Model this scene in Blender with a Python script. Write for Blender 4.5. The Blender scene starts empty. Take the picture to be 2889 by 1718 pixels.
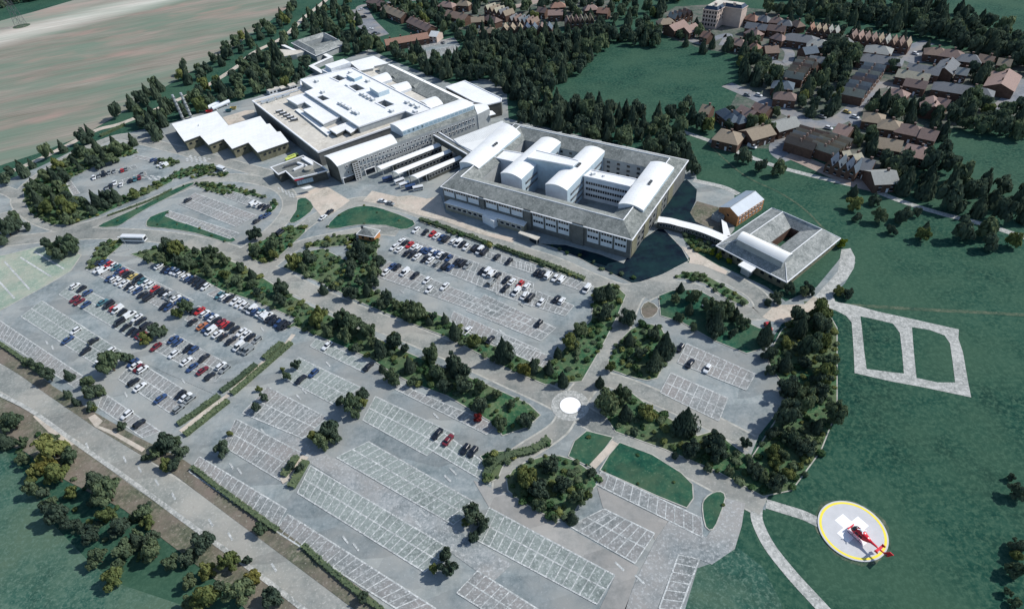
# Aerial view over a hospital campus: car parks, woods, housing, farm field and a helipad.
import bpy, math, random
from mathutils import Vector, Matrix
from mathutils.geometry import tessellate_polygon
rnd = random.Random(7)
scene = bpy.context.scene
col = scene.collection

# ------------------------------------------------------------------ survey: aerial sightings -> metres on the ground
W0, H0 = 2889, 1718
FPX, PITCH, ROLL, CAMH = 1740.0, math.radians(42.023), math.radians(-4.989), 155.0
_F = Vector((0, math.cos(PITCH), -math.sin(PITCH)))
_U = Vector((0, math.sin(PITCH), math.cos(PITCH)))
_R = Vector((1, 0, 0))
RV = math.cos(ROLL)*_R + math.sin(ROLL)*_U
UV = -math.sin(ROLL)*_R + math.cos(ROLL)*_U
CAM = Vector((0, 0, CAMH))
TILES = {'D': (0, 0, 2496/2889)}
for r_, oy in zip('abcd', (0, 400, 800, 1238)):
    for c_, ox in zip('0123', (0, 700, 1400, 2089)):
        TILES[r_+c_] = (ox, oy, 3.09125)
TILES.update(e=(1750, 480, 5.3), f=(900, 300, 5.3), g=(440, 230, 5.3), h=(2200, 300, 5.3), tw=(1950, 0, 13.867), he=(2280, 1390, 7.065))

def q(t, x, y, z=0.0):
    ox, oy, s = TILES[t]
    u, v = ox + x/s, oy + y/s
    d = _F + (u-W0/2)/FPX*RV - (v-H0/2)/FPX*UV
    k = (z-CAMH)/d.z
    return CAM + d*k

def qs(t, pts, z=0.0):
    return [q(t, p[0], p[1], z) for p in pts]

def mpp(p):                                 # metres covered by one photo pixel at p
    return (p-CAM).dot(_F)/FPX

# ------------------------------------------------------------------ materials
MATS = {}
def nt(name):
    m = bpy.data.materials.new(name); m.use_nodes = True
    t = m.node_tree; b = t.nodes['Principled BSDF']
    b.inputs['Roughness'].default_value = 0.85
    b.inputs['Specular IOR Level'].default_value = 0.25
    MATS[name] = m
    return m, t, b
def N(t, typ, **kw):
    n = t.nodes.new(typ)
    for k, v in kw.items():
        if k.startswith('i_'): n.inputs[k[2:].replace('_', ' ')].default_value = v
        else: setattr(n, k, v)
    return n
def ramp(t, stops, interp='LINEAR'):
    r = t.nodes.new('ShaderNodeValToRGB'); r.color_ramp.interpolation = interp
    e = r.color_ramp.elements
    while len(e) < len(stops): e.new(0.5)
    for el, (p, c) in zip(e, stops):
        el.position = p; el.color = (*c, 1) if len(c) == 3 else c
    return r
def mixc(t, a, b, f, mode='MIX'):
    m = t.nodes.new('ShaderNodeMix'); m.data_type = 'RGBA'; m.blend_type = mode
    for s, v in ((6, a), (7, b), (0, f)):
        if hasattr(v, 'links') or hasattr(v, 'is_linked'): t.links.new(v, m.inputs[s])
        else: m.inputs[s].default_value = (*v, 1) if isinstance(v, tuple) else v
    return m.outputs[2]
def wpos(t):
    return N(t, 'ShaderNodeNewGeometry').outputs['Position']
def opos(t):
    return N(t, 'ShaderNodeTexCoord').outputs['Object']
def noise(t, vec, scale, detail=3, rough=0.6, dist=0.0):
    n = N(t, 'ShaderNodeTexNoise', i_Scale=scale, i_Detail=detail, i_Roughness=rough, i_Distortion=dist)
    t.links.new(vec, n.inputs['Vector'])
    return n.outputs['Fac']
def plain(name, c, rough=0.8, var=0.12, scale=0.6, metal=0.0, spec=0.25, world=False):
    m, t, b = nt(name)
    f = noise(t, wpos(t) if world else opos(t), scale, 4)
    lo = tuple(x*(1-var) for x in c); hi = tuple(min(1, x*(1+var)) for x in c)
    r = ramp(t, [(0.3, lo), (0.7, hi)]); t.links.new(f, r.inputs[0])
    t.links.new(r.outputs[0], b.inputs['Base Color'])
    b.inputs['Roughness'].default_value = rough; b.inputs['Metallic'].default_value = metal
    b.inputs['Specular IOR Level'].default_value = spec
    return m
def ground_mat(name, c_lo, c_mid, c_hi, tint=None, fleck=None, s=(0.012, 0.09, 0.9, 3.5), rough=0.95, fl=(0.60, 0.75), patch=0.0):
    """Three scales of mottling, an optional slow tint and optional bright flecks."""
    m, t, b = nt(name); p = wpos(t)
    r = ramp(t, [(0.39, c_lo), (0.5, c_mid), (0.61, c_hi)])
    a = N(t, 'ShaderNodeMath', operation='MULTIPLY'); a.inputs[1].default_value = 0.34
    t.links.new(noise(t, p, s[1], 4), a.inputs[0])
    a2 = N(t, 'ShaderNodeMath', operation='MULTIPLY_ADD'); a2.inputs[1].default_value = 0.36
    t.links.new(noise(t, p, s[2], 3, 0.7), a2.inputs[0]); t.links.new(a.outputs[0], a2.inputs[2])
    a3 = N(t, 'ShaderNodeMath', operation='MULTIPLY_ADD'); a3.inputs[1].default_value = 0.30
    t.links.new(noise(t, p, s[0], 3), a3.inputs[0]); t.links.new(a2.outputs[0], a3.inputs[2])
    t.links.new(a3.outputs[0], r.inputs[0]); c = r.outputs[0]
    if tint:
        rr = ramp(t, [(0.42, (0, 0, 0)), (0.64, (1, 1, 1))]); t.links.new(noise(t, p, s[0]*2.3, 4), rr.inputs[0])
        c = mixc(t, c, tint, rr.outputs[0])
    if fleck:
        rr = ramp(t, [(fl[0], (0, 0, 0)), (fl[1], (1, 1, 1))]); t.links.new(noise(t, p, s[3], 2, 0.8), rr.inputs[0])
        c = mixc(t, c, fleck, rr.outputs[0])
    if patch:                                           # resurfaced patches and darker stains
        mp = N(t, 'ShaderNodeMapping'); mp.inputs['Rotation'].default_value = (0, 0, .93); mp.inputs['Scale'].default_value = (.035, .12, 1); t.links.new(p, mp.inputs['Vector'])
        vo = N(t, 'ShaderNodeTexVoronoi', i_Scale=1.0, i_Randomness=.9); vo.distance = 'CHEBYCHEV'; t.links.new(mp.outputs[0], vo.inputs['Vector'])
        bw = N(t, 'ShaderNodeRGBToBW'); t.links.new(vo.outputs['Color'], bw.inputs[0])
        rr = ramp(t, [(.2, (1-patch,)*3), (.5, (1, 1, 1)), (.85, (1+patch*.7, 1+patch*.66, 1+patch*.55))]); t.links.new(bw.outputs[0], rr.inputs[0])
        c = mixc(t, c, rr.outputs[0], 1.0, 'MULTIPLY')
        rr = ramp(t, [(.62, (1, 1, 1)), (.78, (1-patch*1.6,)*3)]); t.links.new(noise(t, p, .28, 5, .7), rr.inputs[0]); c = mixc(t, c, rr.outputs[0], 1.0, 'MULTIPLY')
    t.links.new(c, b.inputs['Base Color']); b.inputs['Roughness'].default_value = rough
    b.inputs['Specular IOR Level'].default_value = 0.1
    return m

G1 = (.011, .06, .30, .75)
ground_mat('grass', (.004, .028, .022), (.011, .054, .038), (.036, .092, .062), tint=(.036, .084, .054), fleck=(.048, .104, .068), s=G1, fl=(.44, .66))
ground_mat('verge_grass', (.018, .066, .038), (.042, .110, .052), (.12, .165, .085), tint=(.10, .125, .065), fleck=(.17, .21, .13), s=(.03, .15, .6, 1.2))
ground_mat('scrub_grass', (.05, .062, .045), (.105, .115, .078), (.22, .20, .16), tint=(.18, .15, .125), fleck=(.30, .29, .24), s=(.03, .2, .8, 1.5))
ground_mat('lawn', (.008, .048, .034), (.018, .080, .050), (.055, .125, .072), tint=(.055, .10, .06), fleck=(.10, .155, .10), s=(.05, .2, .6, 1.2))
ground_mat('lawn_painted_shade', (.003, .008, .016), (.005, .013, .024), (.011, .034, .040), tint=(.008, .028, .032), s=(.05, .2, .5, 1.2))  # lawn with the quadrangle block's navy cast shadow painted into its colour
ground_mat('reinforced_grass', (.16, .24, .19), (.23, .30, .24), (.36, .39, .31), tint=(.33, .34, .28), fleck=(.48, .51, .44), s=(.03, .12, .6, 1.3))
ground_mat('asphalt', (.135, .168, .176), (.212, .246, .252), (.30, .328, .328), tint=(.29, .30, .285), fleck=(.37, .39, .385), s=(.02, .08, .6, 1.4), fl=(.60, .8), patch=.15)
ground_mat('warm_asphalt', (.20, .208, .20), (.265, .268, .256), (.335, .33, .312), tint=(.33, .315, .29), s=(.02, .1, .6, 1.4), patch=.1)
ground_mat('road_asphalt', (.155, .172, .162), (.225, .238, .222), (.315, .32, .295), tint=(.31, .305, .275), fleck=(.41, .41, .38), s=(.03, .15, .7, 1.4), fl=(.58, .8), patch=.14)
ground_mat('bay_surface', (.118, .135, .135), (.195, .212, .210), (.30, .315, .31), tint=(.25, .24, .23), fleck=(.42, .435, .43), s=(.025, .3, .9, 1.3), fl=(.52, .72))
ground_mat('bay_surface_green', (.118, .142, .135), (.195, .225, .212), (.30, .33, .31), tint=(.235, .27, .255), fleck=(.42, .45, .435), s=(.025, .3, .9, 1.3), fl=(.52, .72))
ground_mat('coarse_surface', (.155, .178, .183), (.238, .262, .265), (.335, .352, .35), tint=(.30, .295, .28), fleck=(.42, .435, .43), s=(.025, .2, .8, 1.3), fl=(.52, .72), patch=.08)
ground_mat('paving', (.28, .255, .21), (.42, .385, .325), (.56, .51, .435), tint=(.50, .43, .36), fleck=(.64, .60, .53), s=(.05, .3, .8, 1.5), patch=.06)
ground_mat('meadow_grass', (.012, .050, .038), (.030, .088, .066), (.082, .148, .108), tint=(.075, .125, .085), fleck=(.10, .165, .125), s=(.02, .12, .5, 1.1), fl=(.48, .68))
ground_mat('gravel', (.22, .232, .218), (.33, .338, .318), (.46, .462, .435), fleck=(.56, .56, .53), s=(.06, .4, .8, 1.5), fl=(.52, .72))
ground_mat('worn_line', (.225, .24, .236), (.345, .365, .358), (.50, .52, .505), fleck=(.64, .65, .63), s=(.05, .5, .9, 1.6), fl=(.50, .68))
ground_mat('housing_ground', (.030, .056, .044), (.060, .092, .070), (.15, .155, .135), tint=(.14, .14, .125), fleck=(.24, .235, .21), s=(.05, .11, .4, .9))
ground_mat('housing_road', (.13, .148, .17), (.18, .198, .22), (.25, .262, .28), tint=(.26, .245, .225), s=(.03, .1, .6, 1.2))
ground_mat('pink_road', (.24, .19, .165), (.31, .255, .22), (.37, .32, .28), s=(.04, .2, .7, 1.2))
ground_mat('worn_grass', (.022, .06, .042), (.065, .10, .065), (.14, .15, .105), fleck=(.2, .21, .16), s=(.08, .3, .8, 1.4))
ground_mat('slate', (.105, .118, .112), (.180, .195, .185), (.285, .297, .278), fleck=(.38, .39, .36), s=(.05, .3, .9, 1.5), fl=(.56, .74))
ground_mat('pale_slate', (.14, .155, .15), (.24, .255, .245), (.37, .38, .36), fleck=(.48, .49, .46), s=(.05, .3, .9, 1.5), fl=(.56, .74))
ground_mat('deck_roof', (.36, .335, .28), (.53, .50, .435), (.66, .63, .55), tint=(.50, .475, .42), s=(.05, .3, .9, 1.5))
ground_mat('dark_flat_roof', (.12, .13, .125), (.17, .18, .17), (.24, .245, .23), s=(.06, .4, 1.0, 1.6))
m, t, b = nt('white_roof'); p = wpos(t)                # sheeted white roofs: faint seams, dirt and damp stains
mp = N(t, 'ShaderNodeMapping'); mp.inputs['Rotation'].default_value = (0, 0, math.radians(28)); t.links.new(p, mp.inputs['Vector'])
bk = N(t, 'ShaderNodeTexBrick', i_Scale=.16, offset=.5); bk.inputs['Mortar Size'].default_value = .010; bk.inputs['Color1'].default_value = (.80, .805, .79, 1); bk.inputs['Color2'].default_value = (.765, .775, .765, 1); bk.inputs['Mortar'].default_value = (.60, .625, .64, 1)
t.links.new(mp.outputs[0], bk.inputs['Vector'])
r = ramp(t, [(.44, (0, 0, 0)), (.72, (.55, .55, .55))]); t.links.new(noise(t, p, .11, 5, .65), r.inputs[0])
c_ = mixc(t, bk.outputs['Color'], (.60, .595, .55), r.outputs[0]); t.links.new(c_, b.inputs['Base Color']); b.inputs['Roughness'].default_value = .6
plain('corrugated', (.70, .71, .69), .5, .06, .2, world=True)
plain('white_wall', (.62, .66, .70), .7, .10, .4)
plain('clerestory', (.42, .52, .58), .35, .12, .5, spec=.5)
plain('grey_wall', (.34, .36, .36), .85, .15, .35)
plain('tan_wall', (.27, .255, .20), .9, .2, .5)
plain('dark_wall', (.085, .088, .078), .9, .25, .4)
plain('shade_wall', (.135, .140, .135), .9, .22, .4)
plain('olive_wall', (.165, .160, .110), .9, .28, .6)
plain('brick', (.115, .070, .052), .9, .25, .8)
plain('orange_brick', (.42, .20, .085), .9, .2, .8)
plain('red_brick', (.24, .075, .05), .9, .25, .8)
plain('stone', (.50, .40, .345), .9, .12, .4)
plain('glass', (.012, .017, .024), .12, .3, .5, spec=.6)
plain('pale_glass', (.30, .42, .50), .2, .2, .5, spec=.6)
plain('white_trim', (.74, .75, .76), .6, .06)
plain('kerb', (.37, .365, .325), .9, .3, .5, world=True)
plain('steel', (.50, .53, .54), .4, .2, 1.2, metal=.5)
plain('dark_steel', (.12, .13, .14), .5, .2, 1.2, metal=.4)
plain('concrete', (.52, .525, .53), .9, .07, .35)
plain('yellow_paint', (.80, .66, .07), .7, .05)
plain('white_paint', (.84, .84, .84), .7, .03)
plain('heli_red', (.62, .012, .028), .3, .08, spec=.5)
plain('trunk', (.075, .055, .04), .95, .3, 3)
plain('sign_red', (.45, .02, .05), .6, .1)
plain('tank', (.30, .29, .25), .7, .1)
plain('rubber', (.02, .02, .02), .9, .1)
plain('blue_roof', (.30, .36, .42), .45, .08, .3)
PAINT = {'k': ('black', (.013, .017, .026)), 'w': ('white', (.62, .64, .65)), 'b': ('blue', (.030, .062, .15)), 'r': ('red', (.40, .028, .032)),
         'R': ('dark red', (.14, .018, .028)), 'g': ('grey', (.21, .23, .235)), 't': ('teal', (.05, .14, .17)), 'y': ('yellow', (.46, .36, .12)),
         'o': ('orange', (.36, .13, .06)), 'l': ('lime yellow', (.52, .60, .12))}
for k_, (n_, c_) in PAINT.items(): plain('paint_'+k_, c_, .28, .06, spec=.5)
ROOFS = {'grey': (.155, .165, .175), 'brown': (.205, .150, .118), 'tan': (.255, .210, .155), 'pink': (.275, .195, .168), 'blue': (.095, .125, .155), 'pale': (.265, .275, .26),
         'cream': (.34, .32, .245), 'plum': (.185, .135, .118), 'terracotta': (.265, .158, .118), 'white': (.55, .57, .57), 'navy': (.045, .07, .11)}
for k_, c_ in ROOFS.items():
    m, t, b = nt('roof_'+k_); p = opos(t)
    wv = N(t, 'ShaderNodeTexWave', wave_type='BANDS', bands_direction='X', i_Scale=.9, i_Distortion=1.5, i_Detail=2.0)
    t.links.new(p, wv.inputs['Vector'])
    r = ramp(t, [(0.2, tuple(x*.72 for x in c_)), (0.8, tuple(min(1, x*1.22) for x in c_))])
    mx = N(t, 'ShaderNodeMath', operation='MULTIPLY_ADD'); mx.inputs[1].default_value = .35
    t.links.new(wv.outputs['Fac'], mx.inputs[0])
    n2 = N(t, 'ShaderNodeMath', operation='MULTIPLY'); n2.inputs[1].default_value = .65
    t.links.new(noise(t, p, 1.1, 4), n2.inputs[0]); t.links.new(n2.outputs[0], mx.inputs[2])
    t.links.new(mx.outputs[0], r.inputs[0]); t.links.new(r.outputs[0], b.inputs['Base Color'])

def field_mat():
    m, t, b = nt('field_soil'); p = wpos(t)
    a = q('a0', 0, 900); c = q('a0', 1500, 600)
    ang = math.atan2((c-a).y, (c-a).x)
    def streak(sx, sy, detail):
        mp = N(t, 'ShaderNodeMapping', vector_type='TEXTURE'); mp.inputs['Rotation'].default_value = (0, 0, ang); mp.inputs['Scale'].default_value = (sx, sy, 1)
        t.links.new(p, mp.inputs['Vector']); return noise(t, mp.outputs[0], 1.0, detail, .65, .3)
    r = ramp(t, [(0.34, (.150, .140, .110)), (0.5, (.232, .212, .176)), (0.66, (.325, .295, .248))])
    a1 = N(t, 'ShaderNodeMath', operation='MULTIPLY'); a1.inputs[1].default_value = .62; t.links.new(streak(34, 1.1, 4), a1.inputs[0])
    a2 = N(t, 'ShaderNodeMath', operation='MULTIPLY_ADD'); a2.inputs[1].default_value = .38
    t.links.new(streak(90, 16, 3), a2.inputs[0]); t.links.new(a1.outputs[0], a2.inputs[2]); t.links.new(a2.outputs[0], r.inputs[0])
    g = ramp(t, [(0.40, (0, 0, 0)), (0.62, (.72, .72, .72))]); t.links.new(streak(110, 22, 4), g.inputs[0])
    c1 = mixc(t, r.outputs[0], (.125, .195, .145), g.outputs[0])
    g2 = ramp(t, [(0.54, (0, 0, 0)), (0.72, (.6, .6, .6))]); t.links.new(streak(70, 30, 3), g2.inputs[0])
    c2 = mixc(t, c1, (.36, .235, .20), g2.outputs[0])
    # the pale dry headland along the far side of the field
    s1 = q('D', 0, 96); s2 = q('D', 330, 14); dv = (s2-s1).normalized(); nrm = Vector((-dv.y, dv.x, 0))
    dot = N(t, 'ShaderNodeVectorMath', operation='DOT_PRODUCT'); t.links.new(p, dot.inputs[0]); dot.inputs[1].default_value = nrm
    sb = N(t, 'ShaderNodeMath', operation='SUBTRACT'); t.links.new(dot.outputs['Value'], sb.inputs[0]); sb.inputs[1].default_value = nrm.dot(s1)
    mr = N(t, 'ShaderNodeMapRange'); mr.inputs[1].default_value = -40; mr.inputs[2].default_value = 40; t.links.new(sb.outputs[0], mr.inputs[0])
    bd = ramp(t, [(0.12, (0, 0, 0)), (0.45, (1, 1, 1)), (0.62, (1, 1, 1)), (0.95, (.2, .2, .2))]); t.links.new(mr.outputs[0], bd.inputs[0])
    ml = N(t, 'ShaderNodeMath', operation='MULTIPLY'); t.links.new(bd.outputs[0], ml.inputs[0]); t.links.new(streak(50, 5, 4), ml.inputs[1])
    ml2 = N(t, 'ShaderNodeMath', operation='MULTIPLY'); ml2.inputs[1].default_value = 1.15; ml2.use_clamp = True; t.links.new(ml.outputs[0], ml2.inputs[0])
    c3 = mixc(t, c2, (.62, .60, .53), ml2.outputs[0])
    t.links.new(c3, b.inputs['Base Color']); b.inputs['Roughness'].default_value = 1; b.inputs['Specular IOR Level'].default_value = .05
field_mat()

def leaf_mat(name, cols):
    m, t, b = nt(name)
    g = N(t, 'ShaderNodeNewGeometry'); oi = N(t, 'ShaderNodeObjectInfo')
    at = N(t, 'ShaderNodeAttribute', attribute_name='tint')
    s = N(t, 'ShaderNodeMath', operation='MULTIPLY_ADD'); s.inputs[1].default_value = .45
    t.links.new(g.outputs['Random Per Island'], s.inputs[0])
    o = N(t, 'ShaderNodeMath', operation='ADD'); t.links.new(oi.outputs['Random'], o.inputs[0]); t.links.new(at.outputs['Fac'], o.inputs[1])
    fr = N(t, 'ShaderNodeMath', operation='FRACT'); t.links.new(o.outputs[0], fr.inputs[0])
    o2 = N(t, 'ShaderNodeMath', operation='MULTIPLY'); o2.inputs[1].default_value = .55; t.links.new(fr.outputs[0], o2.inputs[0])
    t.links.new(o2.outputs[0], s.inputs[2])
    r = ramp(t, [(i/(len(cols)-1), c) for i, c in enumerate(cols)]); t.links.new(s.outputs[0], r.inputs[0])
    t.links.new(r.outputs[0], b.inputs['Base Color']); b.inputs['Roughness'].default_value = .9; b.inputs['Specular IOR Level'].default_value = .08
    tl = N(t, 'ShaderNodeBsdfTranslucent'); ms = N(t, 'ShaderNodeMixShader'); ms.inputs[0].default_value = .32; t.links.new(r.outputs[0], tl.inputs[0])
    t.links.new(b.outputs[0], ms.inputs[1]); t.links.new(tl.outputs[0], ms.inputs[2]); t.links.new(ms.outputs[0], t.nodes['Material Output'].inputs[0])
leaf_mat('leaf_dark', [(0.038, 0.062, 0.049), (0.061, 0.092, 0.067), (0.084, 0.118, 0.080), (0.114, 0.151, 0.096)])
leaf_mat('leaf_mid', [(0.057, 0.089, 0.060), (0.089, 0.129, 0.078), (0.127, 0.170, 0.093), (0.177, 0.215, 0.114)])
leaf_mat('leaf_olive', [(0.076, 0.105, 0.047), (0.120, 0.155, 0.060), (0.177, 0.202, 0.072), (0.241, 0.249, 0.091)])
leaf_mat('leaf_yellow', [(.10, .115, .040), (.15, .16, .050), (.20, .195, .060), (.26, .23, .075)])
leaf_mat('leaf_red', [(.10, .02, .02), (.20, .03, .03), (.28, .05, .05)])
leaf_mat('leaf_hedge', [(.022, .058, .030), (.045, .095, .042), (.085, .135, .055), (.15, .185, .085)])
leaf_mat('leaf_bright', [(.10, .14, .02), (.22, .26, .03), (.34, .36, .05)])

# ------------------------------------------------------------------ mesh helpers
class MB:
    def __init__(s): s.v = []; s.f = []; s.m = []
    def add(s, vs, fs, mi=0):
        o = len(s.v); s.v += [tuple(x) for x in vs]
        for f in fs: s.f.append(tuple(i+o for i in f)); s.m.append(mi)
    def quad(s, a, b, c, d, mi=0): s.add([a, b, c, d], [(0, 1, 2, 3)], mi)
    def tri(s, a, b, c, mi=0): s.add([a, b, c], [(0, 1, 2)], mi)
    def poly(s, pts, z, mi=0, holes=()):
        loops = [[Vector((p[0], p[1], z)) for p in pts]] + [[Vector((p[0], p[1], z)) for p in h] for h in holes]
        fl = [p for l in loops for p in l]
        for a, b, c in tessellate_polygon(loops):
            n = (fl[b]-fl[a]).cross(fl[c]-fl[a])
            if n.z < 0: b, c = c, b
            s.tri(fl[a], fl[b], fl[c], mi)
    def walls(s, pts, z0, z1, mi=0, inward=False):
        p = ccw(pts)
        if inward: p = p[::-1]
        for i in range(len(p)):
            a, b = p[i], p[(i+1) % len(p)]
            s.quad((a[0], a[1], z0), (b[0], b[1], z0), (b[0], b[1], z1), (a[0], a[1], z1), mi)
    def prism(s, pts, z0, z1, mi=0, top=None, holes=(), floor=None):
        s.walls(pts, z0, z1, mi); s.poly(pts, z1, mi if top is None else top, holes)
        for h in holes:
            s.walls(h, z0 if floor is None else floor, z1, mi, True)
            if floor is not None: s.poly(h, floor, mi)
    def box(s, c, size, rz=0, mi=0):
        x, y, z = size[0]/2, size[1]/2, size[2]/2; ca, sa = math.cos(rz), math.sin(rz)
        vs = [(c[0]+dx*ca-dy*sa, c[1]+dx*sa+dy*ca, c[2]+dz) for dz in (-z, z) for dx, dy in ((-x, -y), (x, -y), (x, y), (-x, y))]
        s.add(vs, [(0, 3, 2, 1), (4, 5, 6, 7), (0, 1, 5, 4), (1, 2, 6, 5), (2, 3, 7, 6), (3, 0, 4, 7)], mi)
    def tube(s, a, b, r0, r1=None, n=8, mi=0, caps=True):
        a, b = Vector(a), Vector(b); r1 = r0 if r1 is None else r1
        d = (b-a).normalized(); u = d.orthogonal().normalized(); w = d.cross(u)
        vs = [a+(u*math.cos(2*math.pi*i/n)+w*math.sin(2*math.pi*i/n))*r0 for i in range(n)] + [b+(u*math.cos(2*math.pi*i/n)+w*math.sin(2*math.pi*i/n))*r1 for i in range(n)]
        fs = [(i, (i+1) % n, n+(i+1) % n, n+i) for i in range(n)]
        if caps: fs += [tuple(range(n))[::-1], tuple(range(n, 2*n))]
        s.add(vs, fs, mi)
    def disc(s, c, r, z, n=48, mi=0, r_in=0):
        o = [(c[0]+r*math.cos(2*math.pi*i/n), c[1]+r*math.sin(2*math.pi*i/n), z) for i in range(n)]
        if r_in:
            k = [(c[0]+r_in*math.cos(2*math.pi*i/n), c[1]+r_in*math.sin(2*math.pi*i/n), z) for i in range(n)]
            s.add(o+k, [(i, (i+1) % n, n+(i+1) % n, n+i) for i in range(n)], mi)
        else: s.add(o, [tuple(range(n))], mi)
    def loft(s, rings, mi=0, caps=True, closed=True):
        n = len(rings[0]); vs = [p for r in rings for p in r]; fs = []
        for k in range(len(rings)-1):
            for i in range(n if closed else n-1):
                fs.append((k*n+i, k*n+(i+1) % n, (k+1)*n+(i+1) % n, (k+1)*n+i))
        if caps: fs += [tuple(range(n))[::-1], tuple(range((len(rings)-1)*n, len(rings)*n))]
        s.add(vs, fs, mi)
    def strip(s, pts, w, z, mi=0, closed=False):
        """A flat ribbon of width w along pts, mitred."""
        n = len(pts); L, R = [], []
        for i in range(n):
            a = pts[i-1] if (i > 0 or closed) else pts[i]; b = pts[(i+1) % n] if (i < n-1 or closed) else pts[i]
            d1 = Vector((pts[i][0]-a[0], pts[i][1]-a[1])); d2 = Vector((b[0]-pts[i][0], b[1]-pts[i][1]))
            d1 = d1.normalized() if d1.length > 1e-6 else d2.normalized(); d2 = d2.normalized() if d2.length > 1e-6 else d1
            d = (d1+d2); d = d.normalized() if d.length > 1e-3 else d1
            k = 1/max(.5, d.dot(d1)); nx, ny = -d.y*w/2*k, d.x*w/2*k
            L.append((pts[i][0]+nx, pts[i][1]+ny, z)); R.append((pts[i][0]-nx, pts[i][1]-ny, z))
        for i in range(n if closed else n-1):
            j = (i+1) % n; s.quad(R[i], R[j], L[j], L[i], mi)
    def mesh(s, name, mats, org=(0, 0, 0), smooth=False):
        me = bpy.data.meshes.new(name)
        me.from_pydata([(x-org[0], y-org[1], z-org[2]) for x, y, z in s.v], [], s.f)
        for m in ([mats] if isinstance(mats, str) else mats): me.materials.append(MATS[m])
        me.polygons.foreach_set('material_index', s.m)
        if smooth: me.polygons.foreach_set('use_smooth', [True]*len(s.f))
        me.update(); return me

def ccw(pts):
    a = sum(pts[i-1][0]*pts[i][1]-pts[i][0]*pts[i-1][1] for i in range(len(pts)))
    return list(pts) if a > 0 else list(pts)[::-1]
def smooth_line(pts, n=6, closed=False):
    """Catmull-Rom through ground points."""
    out = []; m = len(pts)
    for i in range(m if closed else m-1):
        p0 = pts[(i-1) % m] if (closed or i > 0) else pts[i]; p1 = pts[i]; p2 = pts[(i+1) % m]; p3 = pts[(i+2) % m] if (closed or i+2 < m) else p2
        for k in range(n):
            t = k/n
            out.append(tuple(.5*(2*p1[j]+(p2[j]-p0[j])*t+(2*p0[j]-5*p1[j]+4*p2[j]-p3[j])*t*t+(3*p1[j]-p0[j]-3*p2[j]+p3[j])*t**3) for j in (0, 1)))
    if not closed: out.append((pts[-1][0], pts[-1][1]))
    return out
ORG = {}
def link(name, me, parent=None, loc=(0, 0, 0), rz=0, **props):
    o = bpy.data.objects.new(name, me); col.objects.link(o); o.location = loc; o.rotation_euler = (0, 0, rz)
    if parent is not None: o.parent = parent
    for k, v in props.items():
        if v is not None: o[k] = v
    return o
def thing(name, label, cat, loc, group=None, rz=0):
    o = link(name, None, None, loc, rz, label=label, category=cat, group=group); ORG[o.name] = Vector(loc); o.empty_display_size = 1
    return o
def part(name, mb, mats, parent, smooth=False, label=None):
    o = link(name, mb.mesh(name, mats, ORG[parent.name], smooth), parent, label=label); ORG[o.name] = ORG[parent.name]
    return o
def solo(name, mb, mats, label, cat, loc, group=None, smooth=False):
    return link(name, mb.mesh(name, mats, loc, smooth), None, loc, 0, label=label, category=cat, group=group)
def struct(name, mb, mats):
    return link(name, mb.mesh(name, mats), kind='structure')
def ordn(n):
    if n == 1: return 'first'
    return str(n)+('th' if 10 <= n % 100 <= 20 else {1: 'st', 2: 'nd', 3: 'rd'}.get(n % 10, 'th'))
def lerp(a, b, t): return a+(b-a)*t
def mid(pts): return sum((Vector((p[0], p[1], 0)) for p in pts), Vector())/len(pts)
def inside(p, poly):
    c = False; n = len(poly)
    for i in range(n):
        a, b = poly[i], poly[i-1]
        if (a[1] > p[1]) != (b[1] > p[1]) and p[0] < (b[0]-a[0])*(p[1]-a[1])/(b[1]-a[1])+a[0]: c = not c
    return c
# ------------------------------------------------------------------ ground, field, roads
mb = MB(); mb.poly([(-2600, -300), (2600, -300), (2600, 3600), (-2600, 3600)], 0); struct('ground', mb, 'grass')
mb = MB(); mb.poly(qs('D', [(-300, 96), (0, 52), (95, 26), (190, -2), (420, -38), (690, -16), (716, 8), (640, 66), (560, 122), (430, 196), (320, 262), (200, 332), (100, 372), (0, 404), (-250, 480)]), .02); struct('farm_field', mb, 'field_soil')
for t_, pts in (('d0', [(-600, -200), (-60, -40), (60, 120), (300, 420), (480, 760), (760, 1050), (1000, 1250), (1300, 1350), (1700, 1484), (1700, 2000), (-600, 2000)]), ('d2', [(1830, 860), (2100, 940), (2330, 1120), (2473, 1400), (2560, 1700), (1560, 1700), (1680, 1300), (1780, 1050)])):
    mb = MB(); mb.poly(qs(t_, pts), .025); struct('meadow', mb, 'meadow_grass')
CAMPUS = [(-120, 470), (0, 446), (95, 408), (190, 362), (280, 330), (320, 322), (420, 300), (520, 262), (620, 238), (715, 205), (770, 175), (830, 150), (900, 120), (960, 150), (1100, 205), (1180, 195), (1235, 225), (1240, 290), (1290, 302), (1690, 395), (1700, 445),
          (1790, 470), (1790, 560), (1760, 600), (1700, 600), (1670, 640), (1760, 650), (1870, 700), (1915, 735), (1990, 700), (2040, 640), (2062, 610), (2085, 640), (2060, 690), (2030, 720), (2000, 745), (1950, 760), (1905, 790), (1880, 830), (1930, 900), (1920, 960), (1890, 1010), (1850, 1060), (1830, 1110),
          (1720, 1090), (1640, 1060), (1640, 1095), (1745, 1140), (1868, 1225), (1866, 1243), (1835, 1236), (1812, 1232), (1797, 1310), (1770, 1345), (1735, 1372), (1700, 1384), (1665, 1500), (1640, 1620), (900, 1620), (700, 1440), (480, 1285), (300, 1160), (170, 1065), (90, 1005), (40, 975), (-150, 930)]
mb = MB(); mb.poly(qs('D', CAMPUS), .04); struct('car_park_asphalt', mb, 'asphalt')

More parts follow.
